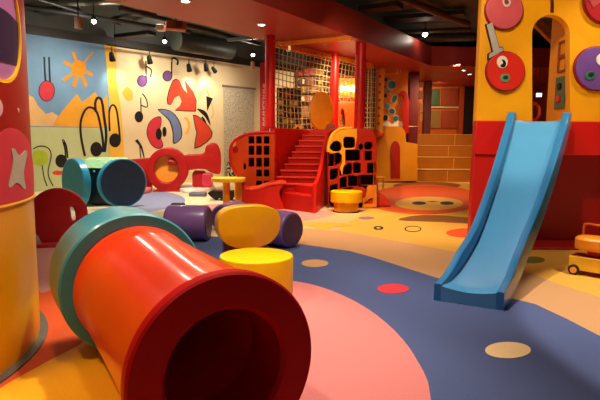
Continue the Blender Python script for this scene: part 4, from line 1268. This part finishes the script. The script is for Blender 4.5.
# ================================================================== TOY TRUCK
k0 = G(573.5, 274.5)
td = Vector((.74, -.67, 0)).normalized(); tnn = Vector((td.y, -td.x, 0))   # tnn points to the viewer's side
tnn = Vector((-.67, -.74, 0))
tk = thing('toy_truck', (k0.x, k0.y, 0), 'yellow ride-on toy truck with orange seat at the right edge', 'toy truck')
def tp(a, b, z): return Vector((k0.x, k0.y, z)) + td * a - tnn * b
def tprism(a0, a1, b0, b1, z0, z1, name, m, label=None, bevel=.012):
    q = [tp(a0, b0, 0), tp(a1, b0, 0), tp(a1, b1, 0), tp(a0, b1, 0)]
    return build(S().prism([(p.x, p.y) for p in q], z0, z1), name, m, tk, label=label, bevel=bevel)
tprism(-.06, .42, 0, .24, .05, .20, 'chassis', mat('truck_yellow', '#f0a818', .35, .05), 'yellow truck body')
tprism(-.04, .40, .03, .21, .198, .206, 'deck', mat('truck_deck', '#7c1c10', .45, .06), 'dark red deck')
tprism(-.05, .41, -.004, .0, .055, .195, 'side_panel', mat('truck_panel', '#f4bc30', .4, .05), None, .002)
tprism(.10, .34, .06, .18, .20, .30, 'seat_post', REDW, None)
s = S()
e_ = [tp(.24 + .27 * math.copysign(abs(math.cos(a)) ** .6, math.cos(a)), .12 + .15 * math.copysign(abs(math.sin(a)) ** .6, math.sin(a)), 0) for a in [2 * PI * k / 36 for k in range(36)]]
s.prism([(p.x, p.y) for p in e_], .27, .41)
build(s, 'seat', mat('truck_orange', '#f09424', .35, .05), tk, bevel=.03, label='orange rounded seat')
s = S()
s.tube([tp(.02, .2, .40), tp(.02, .2, .50), tp(.03, .19, .525), tp(.06, .18, .535), tp(.30, .1, .535), tp(.33, .09, .525), tp(.34, .09, .5), tp(.34, .09, .40)], .012, 10)
build(s, 'handle', mat('handle_orange', '#d86a1c', .4, .05), tk)
for a_ in (0.0, .35):
    for b_, nm in ((-.012, 1), (.252, -1)):
        c_ = tp(a_, b_, .055)
        w = build(S().cyl(c_ + tnn * .012, c_ - tnn * .014, .055, 28, rnd=.006), 'wheel', BLACK, tk)
        if nm == 1:
            o = build(S().cyl(c_ + tnn * .018, c_ + tnn * .004, .034, 20), 'hub', LORANGE, tk); o.parent = w

# ================================================================== CEILING FITTINGS
def pipe(a, b, r, m, label, name='ceiling_pipe', cat='pipe', seg=20):
    return build(S().cyl(a, b, r, seg), name, m, label=label, cat=cat)
def cz(x, y, z): return G(x, y, z)
GP = mat('duct_grey', '#74766e', .45, .12, 3, metal=.3)
OL = mat('duct_olive', '#33352e', .5, .12, 3)
pipe(cz(20, 28, 4.4), cz(250, 62, 4.4), .17, GP, 'long grey duct running along the top of the mural wall', 'ceiling_duct', 'duct')
pipe(cz(22, 6, 4.35), cz(190, 32, 4.35), .05, DGREY, 'thin dark pipe crossing the ceiling above the sun')
pipe(cz(28, -4, 4.3), cz(120, 24, 4.5), .035, DGREY, 'thin dark pipe slanting from the left ceiling corner')
pipe(cz(176, 40, 4.25), cz(230, 50, 4.25), .30, OL, 'short fat olive duct behind the orange ceiling box', 'ceiling_duct', 'duct')
pipe(cz(120, 8, 4.3), cz(260, 44, 4.3), .06, DGREY, 'dark pipe beside the left edge of the red canopy')
pipe(cz(60, 3, 4.55), cz(140, 1, 4.55), .07, GP, 'pale grey pipe at the top left of the ceiling')
def tray(x0, y0, x1, y1, z, w, h, m, label):
    a_, b_ = cz(x0, y0, z), cz(x1, y1, z)
    d = b_ - a_
    M = Matrix.Translation((a_ + b_) / 2) @ Matrix.Rotation(math.atan2(d.y, d.x), 4, 'Z') @ Matrix.Diagonal((d.length, w, h, 1))
    return build(S().box((0, 0, 0), (1, 1, 1), M=M), 'cable_tray', m, label=label, cat='cable tray')
tray(118, 37, 152, 33, 4.2, .3, .1, BLACK, 'black cable tray left of the orange ceiling box')
tray(118, 20, 150, 12, 4.5, .4, .08, DGREY, 'dark grey tray near the upper middle ceiling')
tray(228, 40, 262, 37, 4.2, .12, .08, GREY, 'grey tray left of the first canopy post')
tray(40, 12, 75, 9, 4.5, .4, .1, DGREY, 'dark grey tray in the left ceiling corner')
# orange box
bx0 = V(176, 26, 11.0)
ob = thing('ceiling_box', bx0, 'orange-brown ribbed ceiling box hanging left of the red canopy', 'ceiling unit')
s = S().box(bx0, (.40, .26, .17), rz=.35)
build(s, 'casing', mat('box_rust', '#a85c34', .5, .08), ob, bevel=.01)
s = S()
for k in range(6):
    s.box(bx0 + Vector((-.15 + .06 * k, -.11 - .02 * k + .05, 0)), (.02, .12, .13), rz=.35)
build(s, 'ribs', mat('box_ribs', '#7c3c22', .5, .08), ob)
build(S().cyl(bx0 + Vector((0, 0, .08)), (bx0.x, bx0.y, ZC), .015, 8), 'hanger', DGREY, ob)
s = S().box((0, 0, 0), (1, 1, 1), M=Matrix.Translation(bx0 + Vector((-.34, .1, -.02))) @ Matrix.Diagonal((.16, .16, .12, 1)))
build(s, 'junction_box', WHITE, ob, bevel=.01)

LIGHTS = []
def bulb(px, py, z, label, r=.055, kind='ball', Y=None, e=None):
    p = V(px, py, Y) if Y else cz(px, py, z)
    t = thing('ceiling_spotlight', p, label, 'ceiling light', 'round ceiling lights')
    d = (CP + Vector((0, 2.5, -1)) - p).normalized()
    d = Vector((d.x * .6, d.y * .6, -.8)).normalized()
    M = frame_z(p, d)
    build(S().lathe([(0, -r * 2.4), (r * .9, -r * 2.4), (r * 1.1, -r * 2), (r * 1.15, 0), (r * 1.0, 0), (r * .95, -.02), (0, -.02)], M, 24), 'lamp_housing', DGREY, t)
    build(S().sphere(p - d * .005, r * .92), 'lamp_lens', LAMP, t)
    build(S().cyl(p - d * r * 1.6, (p.x, p.y, ZC if z > 4 or kind == 'hang' else max(z + .3, p.z + .1)), .012, 8), 'stem', DGREY, t)
    return p
def downlight(px, py, z, label, r=.07, e=14):
    p = cz(px, py, z)
    t = thing('recessed_downlight', (p.x, p.y, z - .02), label, 'downlight', 'recessed downlights')
    M = Matrix.Translation((p.x, p.y, z))
    build(S().lathe([(r, -.001), (r * 1.25, -.001), (r * 1.25, -.015), (r, -.02)], M, 28), 'bezel', WHITE, t)
    build(S().lathe([(0, -.004), (r, -.004), (r, -.012), (0, -.012)], M, 28), 'lens', LAMP, t)
    return p
lb1 = bulb(94, 21.5, 4.1, 'glowing ceiling spotlight above the painted sun')
lb2 = bulb(164.8, 41.5, 4.1, 'glowing ceiling spotlight just below the orange ceiling box')
lb3 = bulb(253, 55, 4.0, 'glowing ceiling spotlight left of the first red post')
lb4 = bulb(425, 34.5, 4.4, 'glowing ceiling spotlight under the dark right ceiling', r=.075)
dl1 = downlight(261.5, 24.3, 3.7, 'recessed downlight in the red soffit above the first post')
dl2 = downlight(185.5, .6, 3.7, 'recessed downlight in the red soffit at the top picture edge')
for i, (x, y) in enumerate(((458.5, 64), (463.5, 70), (469.5, 74))):
    downlight(x, y, 3.7, ['front', 'middle', 'rear'][i] + ' one of three small downlights in the red back soffit left of tower', r=.06)
# beige cylinder lamps (unlit)
def canlamp(px, py, Y, label, r, h, m):
    p = V(px, py, Y)
    t = thing('cylinder_lamp', p, label, 'lamp', 'cylinder lamps')
    build(S().cyl(p - Vector((0, 0, h / 2)), p + Vector((0, 0, h / 2)), r, 24), 'can', m, t)
    build(S().cyl(p + Vector((0, 0, h / 2)), (p.x, p.y, 3.7 if px > 255 else ZC), .012, 8), 'stem', DGREY, t)
cream_l = mat('can_cream', '#d8bc98', .45, .06)
canlamp(78.5, 23, 9.6, 'beige can lamp left of the glowing spotlight above the sun', .07, .2, mat('can_beige', '#a8805c', .45, .06))
canlamp(252.8, 65.5, 14.4, 'pale can lamp below the spotlight left of the first post', .055, .2, cream_l)
canlamp(288.5, 48.5, 12.9, 'small cream can lamp under the orange net rail', .05, .12, mat('can_warm', '#f0d090', .45, .06, emit=.8))
# right dark ceiling: beams and pipes
pipe(cz(390, -6, 4.55), cz(468, 24, 4.55), .09, mat('pipe_brown', '#6a4a30', .5, .1), 'brown pipe slanting across the dark right ceiling')
pipe(cz(392, 33, 4.5), cz(470, 29, 4.5), .06, mat('pipe_dim', '#40382e', .5, .1), 'dim pipe running across the right ceiling')
pipe(cz(380, 40, 4.5), cz(475, 37, 4.5), .12, MATS['pipe_dim'], 'dim fat pipe in front of the back fascia')
tray(385, 20, 465, 14, 4.6, .5, .1, mat('tray_dim', '#2e2822', .6, .1), 'dim cable tray across the right ceiling')
tray(362, 10, 400, 5, 4.4, .4, .1, MATS['tray_dim'], 'short dim cable tray above the canopy edge')
# exit sign seen through the tower arch
ex = V(539, 95, 16.0)
ext = thing('exit_sign', ex, 'small glowing exit sign seen through the tower arch', 'sign')
build(S().box(ex, (.15, .05, .11)), 'sign_box', mat('exit_glow', '#d8ecd0', .5, 0, emit=2.5), ext)
build(S().cyl(ex + Vector((0, 0, .08)), (ex.x, ex.y, 3.7), .012, 8), 'stem', DGREY, ext)
# orange hoop on the tower platform
s = S()
hc = V(530.5, 112, 7.5)
s.tube([hc + Vector((.13 * math.cos(a), 0, .13 * math.sin(a))) for a in [2 * PI * k / 28 for k in range(28)]], .022, 10, closed=True)
hc_o = build(s, 'orange_hoop', mat('hoop_orange', '#e8602a', .4, .06), label='orange hoop standing behind the slide top in the arch', cat='hoop')

# ================================================================== LIGHT
def light(kind, name, p, e, col, aim=None, size=.3, angle=60, blend=.5, shape=None, sy=None):
    l = bpy.data.lights.new(name, kind)
    l.energy = e
    l.color = col
    if kind == 'SPOT':
        l.spot_size = math.radians(angle); l.spot_blend = blend; l.shadow_soft_size = size
    elif kind == 'AREA':
        l.size = size
        if sy: l.shape = 'RECTANGLE'; l.size_y = sy
    else:
        l.shadow_soft_size = size
    o = bpy.data.objects.new(name, l)
    o.location = p
    if aim is not None:
        o.rotation_euler = (Vector(aim) - Vector(p)).to_track_quat('-Z', 'Y').to_euler()
    COL.objects.link(o)
    return o
WARM = (1.0, .80, .55); WARM2 = (1.0, .70, .40); NEUT = (1.0, .90, .74); COOL = (.92, .95, 1.0)
# mural spots from the track, then unseen washes added before the wall
for p, d in SPOTS[:4]:
    light('SPOT', 'mural_spot', p, 45, WARM, p + d, .06, 95, .9)
for u in (-2.0, 0.6, 3.2, 5.6):
    q = MW.P(u, 3.9, 1.9)
    light('SPOT', 'mural_wash', q, 165, NEUT, MW.P(u, 1.9), .2, 120, .9)
# bare glow of the visible bulbs on the services overhead
for q, e in ((lb1, 40), (lb2, 40), (lb3, 25), (lb4, 4)):
    light('POINT', 'bulb_glow', q - Vector((0, 0, .14)), e, NEUT, None, .05)
# hall lights: spots over each zone, some added only to brighten
light('SPOT', 'spot_tunnel', (-.2, 4.2, 4.5), 520, NEUT, (-.8, 3.0, .6), .10, 62, .6)
light('SPOT', 'fill_tunnel_left', (-2.3, 1.6, 4.5), 420, WARM, (-1.1, 2.7, .5), .12, 60, .8)  # unseen fill added for the left side of the tube
light('SPOT', 'spot_floor_pool', (.7, 8.9, 3.65), 800, WARM, (.9, 8.8, 0), .12, 85, .9)
light('SPOT', 'spot_chair', (-.2, 5.2, 4.5), 330, NEUT, (-.4, 4.6, .3), .1, 55, .7)
light('SPOT', 'fill_chair_front', (.3, 1.9, 4.4), 170, WARM, (-.6, 5.2, .6), .1, 44, .8)  # unseen front fill added to lift the chair and backrest
light('SPOT', 'spot_slide', (.8, 4.6, 4.6), 380, NEUT, (2.2, 5.4, .8), .05, 60, .6)
light('SPOT', 'spot_floor_front', (.8, 4.6, 4.6), 290, NEUT, (1.0, 3.7, 0), .12, 90, .9)
light('SPOT', 'spot_floor_patch', (4.2, 3.4, 4.6), 900, NEUT, (4.4, 3.4, 0), .04, 64, .12)  # added spot; its cone edge draws the shadow line on the floor
light('SPOT', 'spot_stairs', (-.6, 8.6, 3.65), 330, WARM2, (.0, 11.2, .8), .12, 80, .8)
light('SPOT', 'spot_panels', (1.9, 8.2, 4.2), 240, WARM2, (1.2, 11.0, .9), .12, 60, .8)
light('SPOT', 'spot_left_floor', (-3.0, 11.4, 4.5), 1100, NEUT, (-2.9, 12.4, 0), .15, 100, .9)
light('SPOT', 'spot_teal', (-4.6, 8.4, 4.5), 330, COOL, (-4.5, 10.4, .8), .12, 60, .8)
light('SPOT', 'spot_bolster', (-1.2, 5.2, 4.5), 380, NEUT, (-1.4, 7.0, .2), .12, 60, .8)
light('SPOT', 'spot_drum', (-.8, 2.2, 4.5), 190, WARM, (-2.2, 3.2, 1.1), .15, 60, .9)
light('SPOT', 'fill_back_wall', (5.4, 20.6, 3.6), 130, WARM2, (5.4, 22.4, 2.2), .1, 140, .9)  # unseen light added to brighten the orange back wall
light('SPOT', 'fill_recess', (4.4, 5.2, 4.5), 260, WARM, (3.6, 7.2, .6), .1, 60, .8)  # unseen fill added to lift the dark tower recess
light('SPOT', 'fill_posts', (1.2, 9.4, 3.66), 110, WARM2, (.9, 12.6, 2.6), .1, 70, .9)  # unseen light added in front to brighten the canopy posts
light('SPOT', 'spot_deck', (1.2, 13.4, 3.6), 330, WARM2, (1.2, 14.4, 1.7), .12, 140, .9)
light('SPOT', 'spot_shop', (.4, 18.2, 3.66), 260, WARM, (.8, 20.4, 2.2), .12, 150, .9)
light('SPOT', 'spot_tiers', (4.8, 16.2, 3.66), 420, WARM2, (4.6, 19.0, .9), .12, 100, .9)
light('SPOT', 'spot_back_floor', (3.2, 14.4, 3.66), 420, WARM, (3.2, 14.6, 0), .12, 110, .8)
light('SPOT', 'spot_tower', (1.0, 3.6, 4.6), 460, WARM, (2.55, 6.7, 2.2), .08, 42, .5)
light('AREA', 'hall_fill', (-.5, 6.5, 4.6), 45, WARM, (-.5, 6.5, 0), 5, sy=6)
w = bpy.data.worlds.new('world')
sc.world = w
w.use_nodes = True
w.node_tree.nodes['Background'].inputs['Color'].default_value = (1.0, .78, .55, 1)
w.node_tree.nodes['Background'].inputs['Strength'].default_value = .10
sc.view_settings.view_transform = 'Standard'
sc.view_settings.look = 'None'
sc.view_settings.exposure = 0.0
sc.view_settings.gamma = 0.93
sc.cycles.use_denoising = True
sc.cycles.max_bounces = 8
sc.cycles.sample_clamp_indirect = 4
